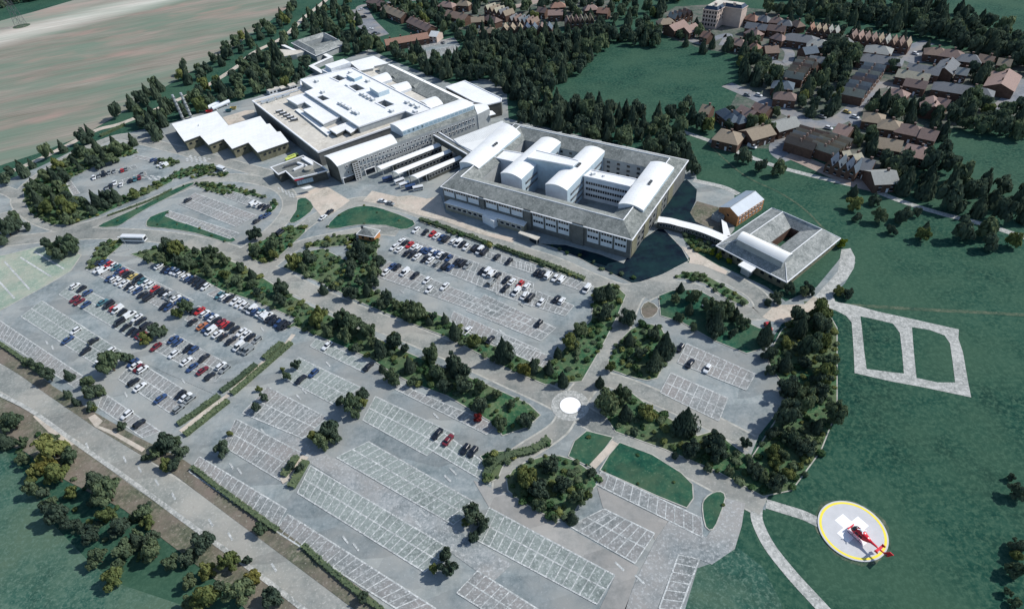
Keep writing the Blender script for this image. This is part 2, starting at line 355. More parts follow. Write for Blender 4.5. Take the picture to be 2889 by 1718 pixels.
ROADS = []
def road(name, t, pts, w, z, mat='road_asphalt', closed=False, n=6):
    c = smooth_line(qs(t, pts), n, closed); ROADS.append((c, w)); mb = MB(); mb.strip(c, w, z)
    if mat == 'road_asphalt': m2 = MB(); m2.strip(c, w+1.3, .043+z*.1); struct('kerb', m2, 'kerb')
    return struct(name, mb, mat)
road('road', 'D', [(-140, 600), (0, 590), (120, 578), (240, 570), (330, 572), (430, 583), (520, 600), (590, 625), (650, 660), (760, 715), (880, 768), (1000, 815), (1120, 865), (1230, 915), (1330, 960), (1388, 990)], 7.6, .060)
road('road', 'D', [(235, 568), (150, 555), (85, 530), (46, 492), (62, 458), (110, 420), (200, 368), (290, 334), (350, 345), (420, 362), (520, 388), (600, 410), (670, 430), (715, 455)], 6.6, .064)
road('road', 'D', [(165, 560), (230, 545), (290, 522), (400, 478), (480, 446), (560, 433), (640, 442), (690, 462), (708, 495), (690, 535), (645, 578), (600, 610)], 6.6, .068)
road('road', 'D', [(645, 640), (735, 556), (800, 515), (880, 490), (980, 505), (1080, 540), (1200, 590), (1350, 640), (1450, 684), (1530, 708), (1600, 682), (1680, 655), (1760, 672), (1835, 712), (1862, 742)], 6.4, .072)
road('road', 'D', [(1858, 734), (1858, 756), (1840, 765), (1790, 750), (1740, 728), (1690, 704), (1640, 698), (1600, 708), (1570, 722)], 5.6, .0735)
road('road', 'D', [(640, 662), (720, 602), (800, 580), (900, 562), (970, 566)], 5.5, .076)
road('road', 'D', [(1388, 990), (1440, 925), (1485, 855), (1515, 785), (1545, 720), (1580, 700)], 7.0, .080)
road('road', 'D', [(1388, 990), (1480, 1045), (1600, 1097), (1720, 1158), (1862, 1232)], 6.6, .084)
road('road', 'D', [(1388, 990), (1362, 1045), (1262, 1112), (1232, 1150), (1226, 1200)], 5.4, .088)
road('road', 'D', [(1450, 918), (1520, 936), (1620, 977), (1740, 1032), (1835, 1082)], 5.4, .092)
road('public_road', 'D', [(-160, 900), (0, 918), (90, 965), (160, 1020), (245, 1092), (355, 1170), (470, 1246), (610, 1352), (750, 1462), (860, 1556)], 9.4, .10)
road('ring_road', 'D', [(-60, 465), (0, 462), (40, 478), (52, 500), (30, 520), (-60, 540)], 5.5, .096)
mb = MB(); c_ = q('D', 1390, 988); mb.disc(c_, 3.3, .13, 40); mb.disc(c_, 6.0, .104, 40, 1, 3.6); struct('roundabout_marking', mb, ['white_paint', 'gravel'])
# field lane and housing roads
road('lane', 'D', [(-60, 452), (60, 405), (150, 362), (235, 318), (300, 300), (420, 250), (500, 212), (575, 165), (620, 128), (690, 92), (740, 45), (790, 5), (820, -25)], 4.5, .05, 'paving')
road('street', 'a3', [(-120, 740), (0, 790), (180, 870), (330, 940), (480, 1010), (600, 1075), (720, 1085), (860, 1045), (980, 960), (1060, 870), (1150, 760), (1300, 745), (1390, 800)], 8.5, .05, 'housing_road')
road('street', 'a3', [(600, 1080), (520, 1140), (350, 1240), (330, 1330), (430, 1400)], 8, .052, 'housing_road')
road('street', 'a3', [(960, 990), (1050, 1090), (1300, 1160), (1500, 1215), (1620, 1250)], 6.5, .054, 'housing_road')
road('street', 'a3', [(1290, 460), (1420, 470), (1550, 400), (1650, 372)], 8.5, .056, 'housing_road')
road('street', 'a3', [(2500, 700), (2400, 830), (2330, 900), (2250, 960)], 9, .058, 'housing_road')
road('street', 'a3', [(370, 400), (430, 470), (380, 560), (200, 510), (60, 470)], 6, .05, 'housing_road')
road('street', 'a2', [(1430, 270), (1620, 320), (1800, 380), (1900, 340), (2020, 310), (1980, 400)], 6, .06, 'housing_road')
road('street', 'a1', [(1700, -30), (1200, 30), (980, 60), (1000, 140), (960, 200)], 6, .06, 'housing_road')
road('street', 'a2', [(0, 70), (160, 60), (330, 20), (420, -40)], 9, .06, 'pink_road')
road('yard', 'b3', [(420, 110), (540, 160), (720, 240), (900, 320), (1040, 370), (1180, 400)], 8, .062, 'pink_road')
mb = MB(); mb.poly(qs('a1', [(900, 90), (1040, 70), (1100, 170), (1230, 300), (1120, 330), (960, 240), (900, 150)]), .05); struct('yard', mb, 'housing_road')
mb = MB(); mb.poly(qs('a1', [(1390, 410), (1800, 330), (1850, 400), (1780, 470), (1500, 530), (1420, 470)]), .05); struct('yard', mb, 'asphalt')
mb = MB(); mb.poly(qs('a1', [(2000, 690), (2180, 700), (2240, 800), (2130, 830)]), .05); struct('yard', mb, 'asphalt')
mb = MB(); mb.poly(qs('a3', [(1500, 400), (1650, 430), (1900, 480), (1800, 520), (1500, 560), (1400, 520)]), .048); struct('yard', mb, 'housing_road')
for t_, pts in (('a3', [(0, 560), (420, 380), (900, 300), (1500, 400), (2480, 500), (2480, 1120), (1700, 1120), (1680, 1300), (1300, 1430), (1150, 1484), (300, 1300), (0, 1290), (-180, 1100), (0, 760)]), ('a2', [(-300, 40), (300, -60), (1000, -60), (1020, 160), (560, 240), (330, 300), (0, 310), (-330, 260)]),
                ('a2', [(1400, 150), (1560, 60), (1900, 40), (2470, 100), (2470, 560), (2050, 470), (1800, 430), (1500, 330)])):
    mb = MB(); mb.poly(qs(t_, pts), .012 if t_ == 'a3' else .008); struct('gardens', mb, 'housing_ground')
# footpaths across the meadow
road('footpath', 'D', [(1655, 318), (1730, 344), (1800, 372), (1880, 402), (1960, 424), (2060, 448), (2120, 462), (2200, 492), (2290, 520), (2400, 548), (2500, 580)], 3.0, .05, 'gravel')
road('footpath', 'D', [(1690, 440), (1760, 456), (1800, 474)], 3.0, .05, 'gravel')
road('footpath', 'D', [(1725, 350), (1810, 425), (1900, 470), (1960, 510), (2010, 560), (2040, 585)], .9, .046, 'worn_grass')
road('footpath', 'D', [(1960, 738), (2040, 742), (2140, 748), (2280, 756), (2400, 762), (2560, 772)], 1.6, .046, 'worn_grass')
road('footpath', 'D', [(1868, 1227), (1910, 1240), (1960, 1256), (2005, 1278)], 2.9, .05, 'gravel')
road('footpath', 'D', [(1845, 1236), (1846, 1270), (1875, 1330), (1930, 1400), (1985, 1460), (2040, 1520)], 3.0, .052, 'gravel')
gp = [qs('c3', l) for l in ([(640, 120), (800, 150), (870, 168), (1000, 190), (1200, 245), (1500, 310), (1905, 400), (1900, 480), (1940, 600), (1985, 860), (2012, 992), (1600, 905), (1300, 850), (995, 780), (988, 600), (970, 340), (920, 280), (820, 230), (680, 220)],
      [(1045, 285), (1200, 318), (1330, 350), (1390, 430), (1410, 600), (1425, 785), (1300, 770), (1100, 745), (1080, 600), (1060, 400)], [(1495, 380), (1650, 405), (1780, 452), (1826, 520), (1850, 680), (1872, 862), (1720, 862), (1535, 822), (1512, 600)])]
mb = MB(); mb.poly(gp[0], .054, 0, gp[1:]); struct('grid_path', mb, 'gravel')
mb = MB(); mb.poly(qs('b3', [(880, 940), (960, 930), (1000, 1010), (990, 1100), (930, 1200), (840, 1260), (800, 1330), (830, 1400), (700, 1480), (560, 1484), (640, 1360), (760, 1230), (850, 1130)]), .056); struct('gravel_path', mb, 'gravel')
# pale stone forecourts
for t_, pts in (('b1', [(400, 490), (560, 420), (640, 380), (700, 400), (890, 515), (760, 610), (640, 650), (560, 560), (500, 490)]), ('b1', [(1000, 520), (1080, 430), (1300, 480), (1420, 470), (1560, 500), (1680, 470), (1720, 620), (1900, 720), (2100, 790), (2340, 850), (2300, 880), (2000, 800), (1700, 690), (1480, 640), (1250, 560)]),
                ('g', [(1000, 540), (1330, 440), (1470, 430), (1480, 500), (1340, 580), (1090, 660)]), ('b2', [(1610, 910), (1700, 940), (1900, 1060), (2020, 1130), (2000, 1160), (1800, 1080), (1680, 1060), (1690, 1020)]), ('c3', [(190, 290), (300, 190), (560, 180), (640, 110), (780, 190), (560, 260), (400, 340), (260, 330)])):
    mb = MB(); mb.poly(qs(t_, pts), .110); struct('forecourt', mb, 'paving')
for t_, pts in (('b0', [(1140, 300), (1200, 285), (1470, 310), (1410, 355)]), ('b0', [(1600, 170), (1660, 120), (1840, 150), (1780, 190)]), ('b1', [(240, 400), (290, 400), (430, 470), (390, 500)])):
    mb = MB(); c4 = qs(t_, pts); n = 9
    for i in range(n):
        for j in range(4):
            if (i+j) % 2:
                f = lambda a, b: lerp(lerp(c4[0], c4[1], b), lerp(c4[3], c4[2], b), a)
                A = f(i/n, j/4); B = f((i+1)/n, j/4); C_ = f((i+1)/n, (j+1)/4); D_ = f(i/n, (j+1)/4)
                mb.poly([A, B, C_, D_], .118)
    struct('speed_table_marking', mb, 'worn_line')

# ------------------------------------------------------------------ raised verges and islands with kerbs
VERGES = []
def verge(t, pts, mat='verge_grass', h=.16, kerb=.32, smooth=2):
    g = smooth_line(qs(t, pts), smooth, True) if smooth else [(p.x, p.y) for p in qs(t, pts)]
    mb = MB(); mb.prism(g, 0, h); struct('verge', mb, mat); VERGES.append((g, mat))
    if kerb:
        mb = MB(); mb.strip(ccw(g), kerb, h+.02, closed=True); mb.walls(g, 0, h+.02); struct('kerb', mb, 'kerb')
verge('b0', [(205, 440), (300, 330), (430, 235), (600, 130), (760, 80), (960, 30), (1120, 50), (1210, 100), (1000, 150), (830, 215), (690, 285), (590, 350), (640, 475), (800, 555), (1050, 490), (1250, 415), (1480, 310), (1500, 350), (1200, 495), (1000, 585), (800, 670), (530, 730), (370, 690), (250, 600)])
verge('b0', [(1375, 230), (1400, 150), (1560, 170), (1500, 215)])
verge('b0', [(1500, 305), (1560, 255), (1740, 208), (1890, 215), (1880, 262), (1700, 285), (1570, 325)])
verge('b0', [(1670, 318), (1800, 272), (1990, 288), (1960, 312), (1800, 292), (1700, 330)], smooth=1)
verge('b0', [(850, 745), (1000, 668), (1250, 555), (1450, 448), (1640, 368), (1700, 362), (1620, 412), (1300, 575), (1110, 690), (1020, 740)], 'lawn')
verge('b0', [(1275, 725), (1310, 660), (1470, 600), (1495, 625), (1480, 665), (1620, 718), (1700, 688), (1850, 757), (2040, 840), (2045, 868), (1960, 878), (1700, 798), (1440, 758), (1310, 748)], 'lawn')
verge('b0', [(1700, 372), (1830, 358), (1990, 388), (2170, 428), (2320, 478), (2290, 492), (2040, 442), (1960, 470), (1790, 418)])
verge('b0', [(2345, 525), (2425, 530), (2400, 590), (2320, 650), (2370, 580)])
verge('b1', [(430, 512), (505, 492), (572, 572), (500, 650), (405, 708), (357, 695), (420, 600)], 'lawn')
verge('b1', [(0, 905), (130, 862), (330, 765), (480, 742), (500, 785), (380, 900), (270, 1000), (150, 1068), (30, 1010)])
verge('b1', [(690, 750), (760, 660), (870, 590), (1020, 560), (1180, 590), (1440, 690), (1430, 745), (1330, 768), (1200, 732), (960, 727), (780, 758)], 'lawn')
verge('b1', [(515, 900), (700, 838), (920, 802), (950, 850), (930, 892), (720, 918), (540, 920)])
verge('D', [(690, 652), (720, 620), (788, 606), (850, 640), (848, 580), (925, 590), (908, 660), (908, 708), (990, 742), (1080, 772), (1170, 830), (1250, 862), (1330, 895), (1365, 862), (1400, 822), (1440, 782), (1452, 702), (1495, 690), (1526, 720), (1505, 770), (1470, 840), (1418, 930), (1330, 938), (1250, 905), (1150, 853), (1080, 818), (1000, 788), (880, 738), (800, 698), (728, 668)], smooth=1)
verge('D', [(318, 620), (400, 600), (500, 612), (600, 652), (700, 715), (760, 748), (860, 796), (960, 845), (1060, 888), (1170, 930), (1290, 985), (1318, 1012), (1285, 1042), (1225, 1062), (1200, 1030), (1090, 965), (1000, 932), (950, 905), (900, 872), (800, 830), (718, 796), (700, 800), (725, 778), (620, 734), (540, 708), (470, 668), (380, 645)], smooth=1)
verge('b0', [(755, 1105), (830, 962), (900, 882), (1045, 858), (1085, 882), (960, 988), (845, 1095)])
verge('b0', [(-80, 1010), (60, 985), (330, 918), (480, 900), (600, 930), (710, 990), (620, 1125), (430, 1240), (0, 1475), (-120, 1540)], 'reinforced_grass', .08, .5, 1)
verge('D', [(-40, 810), (0, 836), (60, 886), (130, 942), (240, 1010), (330, 1062), (450, 1122), (580, 1212), (760, 1345), (900, 1450), (980, 1520), (960, 1545), (860, 1482), (700, 1362), (560, 1258), (430, 1160), (330, 1100), (230, 1040), (120, 965), (50, 915), (-40, 860)], 'scrub_grass', .16, 0, 1)
verge('D', [(-200, 925), (0, 968), (80, 1008), (190, 1088), (330, 1190), (480, 1290), (640, 1412), (800, 1530), (700, 1600), (560, 1440), (420, 1330), (300, 1240), (160, 1170), (60, 1100), (-200, 1010)], 'scrub_grass', .12, 0, 1)
verge('D', [(1490, 900), (1482, 880), (1518, 822), (1560, 792), (1612, 800), (1625, 850), (1602, 922), (1550, 922), (1508, 908)])
verge('D', [(1456, 985), (1472, 955), (1530, 950), (1575, 985), (1700, 1062), (1740, 1050), (1830, 1118), (1900, 1010), (1926, 955), (1880, 900), (1870, 870), (1905, 805), (1960, 765), (2020, 765), (2040, 800), (2040, 1000), (2000, 1100), (1930, 1195), (1860, 1210), (1750, 1150), (1620, 1095), (1500, 1052)], smooth=1)
verge('D', [(1605, 722), (1640, 708), (1700, 706), (1740, 728), (1738, 755), (1800, 775), (1850, 800), (1885, 800), (1860, 850), (1820, 862), (1740, 830), (1660, 785), (1610, 770)], 'lawn', smooth=1)
verge('D', [(1562, 752), (1580, 735), (1605, 752), (1592, 772), (1570, 775)], 'scrub_grass')
verge('b2', [(1560, 1190), (1640, 1140), (1780, 1150), (1960, 1240), (2180, 1370), (2200, 1420), (2120, 1420), (1980, 1350), (1820, 1240), (1660, 1200)])
verge('D', [(1238, 1195), (1250, 1145), (1330, 1110), (1395, 1120), (1440, 1150), (1470, 1165), (1420, 1215), (1380, 1268), (1310, 1245)])
verge('D', [(1385, 1112), (1400, 1075), (1430, 1050), (1495, 1066), (1470, 1100), (1440, 1140)], 'lawn', smooth=1)
verge('D', [(1462, 1146), (1485, 1108), (1510, 1078), (1590, 1108), (1660, 1152), (1688, 1180), (1690, 1215), (1674, 1238), (1600, 1208), (1530, 1176)], 'lawn', smooth=1)
verge('D', [(1712, 1240), (1716, 1218), (1735, 1202), (1757, 1198), (1768, 1213), (1754, 1258), (1738, 1290), (1720, 1284)], 'lawn')
verge('D', [(1170, 1112), (1215, 1100), (1300, 1092), (1335, 1068), (1345, 1080), (1300, 1105), (1235, 1122), (1215, 1165), (1188, 1172), (1195, 1140)], 'verge_grass')
verge('b2', [(380, 890), (500, 925), (700, 1005), (850, 1085), (1000, 1150), (1180, 1235), (1260, 1225), (1450, 1160), (1680, 1040), (1620, 930), (1440, 740), (1200, 900), (1110, 1060), (900, 980), (600, 900)], 'lawn_painted_shade', .1, .3, 0)  # lawn round the quadrangle block, shadow painted into the grass
verge('b2', [(1430, 640), (1600, 360), (1660, 330), (1750, 420), (1740, 520), (1690, 620), (1740, 700), (1900, 780), (1970, 810), (1900, 850), (1700, 780), (1440, 690)], 'lawn_painted_shade', .1, 0, 0)  # painted shadow on the lawn right of the quadrangle block
verge('b2', [(1750, 520), (1940, 575), (1960, 680), (1980, 800), (1740, 700), (1690, 620)], 'scrub_grass', .11, 0, 0)
verge('b2', [(1620, 800), (1830, 880), (1920, 940), (1880, 1010), (1700, 930), (1640, 860)], 'verge_grass', .13, 0, 0)
verge('b1', [(1490, 672), (1560, 690), (2130, 895), (2120, 918), (2060, 900), (1500, 700)], 'verge_grass', .3, .3, 0)
verge('b2', [(-90, 880), (0, 905), (780, 1195), (770, 1215), (640, 1180), (0, 935)], 'verge_grass', .3, .3, 0)
# worn banks beside the public road
for t_, pts in (('c0', [(290, 1160), (330, 1140), (560, 1300), (700, 1380), (610, 1420), (420, 1290)]), ('c0', [(770, 1170), (830, 1140), (900, 1200), (860, 1240), (1000, 1290), (1270, 1440), (1240, 1470), (1000, 1330), (830, 1250)])):
    mb = MB(); mb.poly(qs(t_, pts), .19); struct('bare_bank', mb, 'paving')
mb = MB(); mb.strip(smooth_line(qs('D', [(0, 962), (75, 1000), (180, 1075), (330, 1180), (470, 1283), (620, 1392), (760, 1500)]), 4), 1.3, .2); struct('verge_edge', mb, 'gravel')
mb = MB(); mb.strip(qs('D', [(1444, 1138), (1470, 1110), (1500, 1078)]), 2.2, .19); struct('footpath', mb, 'paving')
mb = MB(); mb.strip(qs('D', [(440, 1052), (500, 1004), (550, 968), (620, 902), (700, 836), (716, 815)]), 1.7, .12); struct('bare_bank', mb, 'paving')

# ------------------------------------------------------------------ parking bays
LINES = MB(); BAYS = MB(); CENTRE = {}
BZ = [0]
def bays(t, a, b, c, d, w=2.45, double=True, z=.12, green=0, lines=True, skip=()):
    """a-b is one long side, d-c the other (same direction); painted dividers every w metres."""
    BZ[0] += 1; z += .0016*BZ[0]
    A, B, C_, D_ = (q(t, *p) for p in (a, b, c, d))
    BAYS.poly([A, B, C_, D_], z-.01, 1 if green else 0)
    n = max(2, round(((B-A).length+(C_-D_).length)/2/w))
    zz = z+.01
    LINES.strip([A, B], .40, zz); LINES.strip([D_, C_], .40, zz+.0004)
    if double: LINES.strip([lerp(A, D_, .5), lerp(B, C_, .5)], .38, zz+.0008)
    for i in range(n+1):
        LINES.strip([lerp(A, B, i/n), lerp(D_, C_, i/n)], .27, zz+.0011)
    return A, B, C_, D_
bays('c0', (0, 325), (760, 832), (650, 905), (-60, 440), double=False)
bays('c0', (905, 955), (1400, 1290), (1250, 1345), (855, 1075), double=False)
bays('c0', (365, 150), (1060, 590), (850, 715), (185, 290), green=1)
bays('c0', (1180, 665), (1700, 985), (1510, 1145), (1030, 830))
bays('c0', (640, -5), (1410, 395), (1215, 520), (515, 95), green=1)
bays('c0', (1520, 440), (2010, 715), (1880, 855), (1330, 575))
bays('b0', (925, 1010), (1690, 1385), (1470, 1490), (750, 1115))
bays('c0', (1730, 195), (2290, 480), (2140, 610), (1610, 315))
bays('b0', (1390, 1050), (1860, 1265), (1770, 1300), (1340, 1090), double=False)
bays('c1', (-260, 50), (400, 365), (320, 410), (-360, 95), double=False)
bays('c1', (600, 480), (1090, 715), (1010, 775), (540, 545), double=False, green=1)
bays('c1', (1290, 865), (2170, 1240), (2080, 1315), (1250, 905), double=False)
bays('c1', (440, 645), (980, 905), (760, 1060), (290, 815), green=1)
bays('c1', (1110, 985), (1800, 1310), (1560, 1500), (1000, 1190), green=1)
bays('d1', (1640, -100), (2130, 260), (2110, 400), (1500, 40), green=1)
bays('c1', (170, 900), (690, 1170), (480, 1350), (-50, 1130))
bays('d1', (1050, 25), (2020, 578), (1790, 748), (770, 160), green=1)
bays('d2', (-60, 600), (1035, 1190), (880, 1440), (-190, 870), green=1)
bays('c0', (2059, 1181), (2685, 1504), (2452, 1719), (1942, 1414))
bays('d1', (545, 235), (1780, 968), (1540, 1160), (430, 470), green=1)
bays('d0', (1740, 155), (2500, 615), (2400, 790), (1650, 285), double=False)
bays('d1', (345, 655), (1640, 1480), (1420, 1560), (240, 800), double=False)
bays('d1', (2000, 1150), (2900, 1720), (2700, 1900), (1820, 1340))
bays('d2', (915, 285), (1790, 690), (1800, 860), (870, 395), double=False)
bays('d2', (940, 610), (1380, 825), (1210, 1085), (640, 760))
bays('d2', (1770, 1050), (1600, 1500), (1420, 1480), (1590, 1010), double=False)
bays('b1', (1460, 750), (2473, 1085), (2473, 1150), (1430, 800), double=False)
bays('b2', (210, 1030), (850, 1265), (770, 1310), (200, 1110), double=False)
bays('b1', (1350, 825), (2490, 1235), (2473, 1440), (1230, 945))
bays('c2', (0, -70), (680, 195), (600, 285), (0, 95))
bays('b1', (1230, 1045), (2473, 1560), (2360, 1610), (1110, 1170))
bays('c2', (-100, 100), (520, 390), (390, 500), (-260, 235))
bays('c1', (1790, 245), (2560, 590), (2470, 680), (1760, 330), double=False)
bays('c2', (100, 500), (500, 645), (440, 745), (30, 560), double=False)
bays('c2', (1660, 525), (2260, 790), (2180, 930), (1580, 690))
bays('c2', (1520, 780), (2020, 1000), (1940, 1200), (1430, 950))
bays('b0', (1700, 450), (2240, 645), (2060, 745), (1560, 545), w=2.6)
bays('b0', (1480, 605), (2090, 800), (2010, 850), (1440, 650), w=2.6, double=False)
bays('b0', (2000, 425), (2350, 560), (2300, 610), (1950, 480), w=2.6, double=False)
bays('b0', (830, 300), (1180, 205), (1200, 230), (850, 330), w=3, double=False)
bays('b0', (910, 390), (1270, 265), (1285, 295), (930, 425), w=3, double=False)
bays('b0', (1190, 118), (1330, 150), (1300, 172), (1150, 135), w=3, double=False)
bays('b0', (620, 345), (700, 455), (640, 470), (580, 365), w=3, double=False)
bays('a1', (1400, 415), (1780, 335), (1790, 360), (1420, 450), w=3.5, double=False)
bays('a1', (1460, 475), (1800, 400), (1800, 430), (1500, 510), w=3.5, double=False)
for t_, pts, mt in (('d1', [(330, -60), (700, 140), (1690, 700), (2300, 1090), (2130, 1250), (1620, 885), (545, 215), (180, 20)], 'coarse_surface'), ('d2', [(1500, 715), (1830, 860), (1900, 760), (2010, 520), (2170, 560), (2140, 760), (2080, 960), (1880, 1095), (1770, 1050), (1590, 1000), (1400, 1484), (1120, 1484), (1240, 1180), (1380, 900)], 'coarse_surface'),
                    ('d2', [(-200, 360), (60, 470), (290, 590), (600, 760), (1240, 1120), (1130, 1484), (900, 1484), (1040, 1190), (-60, 600)], 'warm_asphalt'), ('d2', [(880, 420), (1500, 720), (1380, 880), (1370, 830), (930, 600)], 'warm_asphalt'), ('c0', [(1180, 470), (1340, 560), (1990, 870), (1900, 980), (1180, 660), (860, 620), (1060, 590)], 'asphalt')):
    mb = MB(); mb.poly(qs(t_, pts), .115); struct('aisle', mb, mt)
struct('parking_bays', BAYS, ['bay_surface', 'bay_surface_green'])
struct('bay_lines', LINES, 'worn_line')
mb = MB()                                              # overflow grass car park lines, lane arrows and dashes
for t_, a, b in (('b0', (40, 1045), (260, 1290)), ('b0', (180, 1010), (450, 1180)), ('b0', (-60, 1160), (130, 1370)), ('b0', (300, 960), (560, 1110))): mb.strip([q(t_, *a), q(t_, *b)], .7, .11)
for t_, x, y in (('d0', 760, 60), ('d0', 1090, 180), ('d0', 1220, 265), ('d0', 1370, 380), ('d0', 1515, 500), ('d0', 1840, 730), ('d0', 2010, 850), ('d0', 2390, 1120), ('d0', 2020, 235), ('d0', 2090, 280), ('d1', 850, 880), ('d1', 940, 940), ('d1', 1790, 285), ('d1', 1740, 345), ('d1', 1530, 650), ('d1', 1480, 735), ('d2', 1075, 1110), ('d2', 1250, 1225), ('c1', 700, 705),
                ('c1', 490, 940), ('c1', 440, 990), ('c1', 1640, 1155), ('c0', 410, 515), ('c0', 460, 560), ('c0', 2290, 400), ('c0', 1600, 850), ('c0', 1100, 970), ('c2', 210, 190), ('c1', 1340, 70), ('c1', 2210, 420), ('c1', 2380, 190), ('c1', 210, 1225), ('c1', 130, 1290)):
    p = q(t_, x, y); mb.box((p.x, p.y, .125), (3.0, .55, .02), math.radians(-52))
struct('lane_marking', mb, 'worn_line')

# ------------------------------------------------------------------ cars
def car_proto(kind):
    """Body (painted shell + roof), glasshouse; nose towards +X, base at z 0."""
    L, Wd = {'hatchback': (4.1, 1.74), 'saloon': (4.55, 1.78), 'van': (4.9, 1.92)}[kind]
    hb = {'hatchback': .92, 'saloon': .90, 'van': 1.05}[kind]; ht = {'hatchback': 1.48, 'saloon': 1.42, 'van': 1.95}[kind]
    body = MB(); rings = []
    for fx, fw, zt in ((-.5, .80, hb*.86), (-.47, .94, hb), (-.3, 1, hb), (.0, 1, hb), (.24, 1, hb*.97), (.40, .96, hb*.86), (.47, .88, hb*.74), (.5, .72, hb*.62)):
        x = fx*L; w = Wd/2*fw; zb = .26 if abs(fx) < .45 else .34
        rings.append([(x, -w*.94, zb), (x, -w, zb+.18), (x, -w, zt-.14), (x, -w*.9, zt), (x, w*.9, zt), (x, w, zt-.14), (x, w, zb+.18), (x, w*.94, zb)])
    body.loft(rings)
    x0, x1, x2, x3 = {'hatchback': (-.47, -.36, .06, .25), 'saloon': (-.36, -.22, .06, .23), 'van': (-.48, -.45, .20, .36)}[kind]
    w0, w1 = Wd*.43, Wd*.36
    lo = [(x0*L, -w0, hb-.03), (x3*L, -w0, hb-.05), (x3*L, w0, hb-.05), (x0*L, w0, hb-.03)]
    hi = [(x1*L, -w1, ht-.06), (x2*L, -w1, ht-.06), (x2*L, w1, ht-.06), (x1*L, w1, ht-.06)]
    glass = MB(); glass.add(lo+hi, [(0, 1, 5, 4), (1, 2, 6, 5), (2, 3, 7, 6), (3, 0, 4, 7), (4, 5, 6, 7)])
    roof = MB(); e = .05
    rr = [(x1*L-e, -w1-.03, ht-.05), (x2*L+e, -w1-.03, ht-.05), (x2*L+e, w1+.03, ht-.05), (x1*L-e, w1+.03, ht-.05)]
    rt = [(x1*L+.12, -w1+.1, ht+.02), (x2*L-.12, -w1+.1, ht+.02), (x2*L-.12, w1-.1, ht+.02), (x1*L+.12, w1-.1, ht+.02)]
    body.add(rr+rt, [(0, 1, 5, 4), (1, 2, 6, 5), (2, 3, 7, 6), (3, 0, 4, 7), (4, 5, 6, 7), (3, 2, 1, 0)])
    if kind == 'van':                                   # solid rear quarter panels
        for sgn in (-1, 1):
            y0, y1 = sgn*(w0+.02), sgn*(w1+.02)
            body.quad((x0*L, y0, hb), (.0, y0, hb), (.0, y1, ht-.05), (x1*L, y1, ht-.05))
    wheel = MB(); wheel.tube((0, -.11, 0), (0, .11, 0), .31, n=12)
    return body, glass, wheel, [(sx*L*.31, sy*(Wd/2-.1), .31) for sx in (-1, 1) for sy in (-1, 1)]
PROTO = {k: car_proto(k) for k in ('hatchback', 'saloon', 'van')}
GLASS = {k: PROTO[k][1].mesh('window', 'glass') for k in PROTO}
WHEEL = PROTO['saloon'][2].mesh('wheel', 'rubber')
SHELL = {}
def car(p, rz, c, kind, label, group, wheels=True, cat='car', name='parked_car'):
    if (kind, c) not in SHELL: SHELL[kind, c] = PROTO[kind][0].mesh('body', 'paint_'+c)
    root = link(name, None, None, (p.x, p.y, .12), rz, label=label, category=cat, group=group)
    link('body', SHELL[kind, c], root); link('window', GLASS[kind], root)
    if wheels:
        for w in PROTO[kind][3]: link('wheel', WHEEL, root, w)
    return root
def car_row(t, pts, d0, d1, place, start, n0=0):
    """Cars of one row, ordered along d0 -> d1 (photo points); noses across the row."""
    a, b = q(t, *d0), q(t, *d1); d = (b-a).normalized(); rz = math.atan2(d.y, d.x)+math.pi/2
    items = sorted(((q(it[0], it[1], it[2], .7)-a).dot(d), it) for it in pts)
    for i, (s, it) in enumerate(items):
        p = q(it[0], it[1], it[2], .6); c = it[3]
        kind = it[4] if len(it) > 4 else rnd.choice(('hatchback', 'hatchback', 'saloon', 'saloon', 'van') if c in 'wgk' else ('hatchback', 'saloon'))
        car(p, rz+(math.pi if rnd.random() < .5 else 0)+rnd.uniform(-.03, .03), c, kind, f"{PAINT[c][0]} {kind}, {ordn(i+1+n0)} from the {start} of {place}", 'parked cars', p.y < 235)
def T(t, s):
    out = []
    for w in s.split():
        x, y, c = w.split(','); out.append((t, float(x), float(y), c))
    return out
LL, RL = 'left car park', 'hospital car park'
car_row('c0', T('b0', '1390,1085,w 1440,1115,k 1480,1120,b 1515,1130,w 1545,1140,w 1580,1150,w 1620,1180,w 1650,1195,b 1682,1210,k 1718,1228,k 1755,1250,k 1792,1265,w 1915,1340,t 1955,1355,w 2000,1365,k 2050,1392,w 2092,1412,w 2130,1432,w 2163,1448,g 2200,1465,w 2232,1482,b') + T('c0', '2272,258,w 2310,285,w 2347,308,k 2388,330,k 2428,350,b 2464,370,k') + T('c1', '30,222,w 66,240,b 102,260,t 134,275,w 168,287,w 203,308,k 245,328,k 290,350,k 330,364,k'), (1750, 50), (2400, 350), 'the tree-side row, '+LL, 'left end')
car_row('c0', T('b0', '865,1055,k 908,1052,b 948,1072,r 985,1085,w 1012,1098,t 1047,1125,b 1082,1140,r 1118,1160,k 1158,1178,y 1203,1200,k 1240,1216,t 1272,1235,w 1310,1252,w 1350,1285,r 1390,1300,k 1428,1318,k 1462,1338,w 1498,1350,g 1532,1368,w 1568,1388,b 1602,1402,b') + T('c0', '1700,238,k 1742,240,r 1788,262,w 1826,285,b 1860,302,w 1892,320,k 1925,340,R 1962,358,r 2003,372,k 2048,398,k 2106,425,w 2144,448,w 2182,468,k 2240,492,g'), (1750, 200), (2290, 480), 'the second row, '+LL, 'left end')
car_row('c0', T('b0', '855,1118,w 903,1125,w 963,1190,b 1000,1200,w 1040,1222,w 1085,1238,w 1128,1260,k 1166,1280,w 1202,1300,b 1245,1332,k 1298,1360,k 1435,1432,k 1472,1445,b') + T('c0', '1680,335,k 1762,372,o 1802,392,b 1840,412,w 1898,440,w 1942,466,k 2012,500,k 2085,548,w 2128,570,g 2165,582,g'), (1610, 315), (2140, 610), 'the third row, '+LL, 'left end')
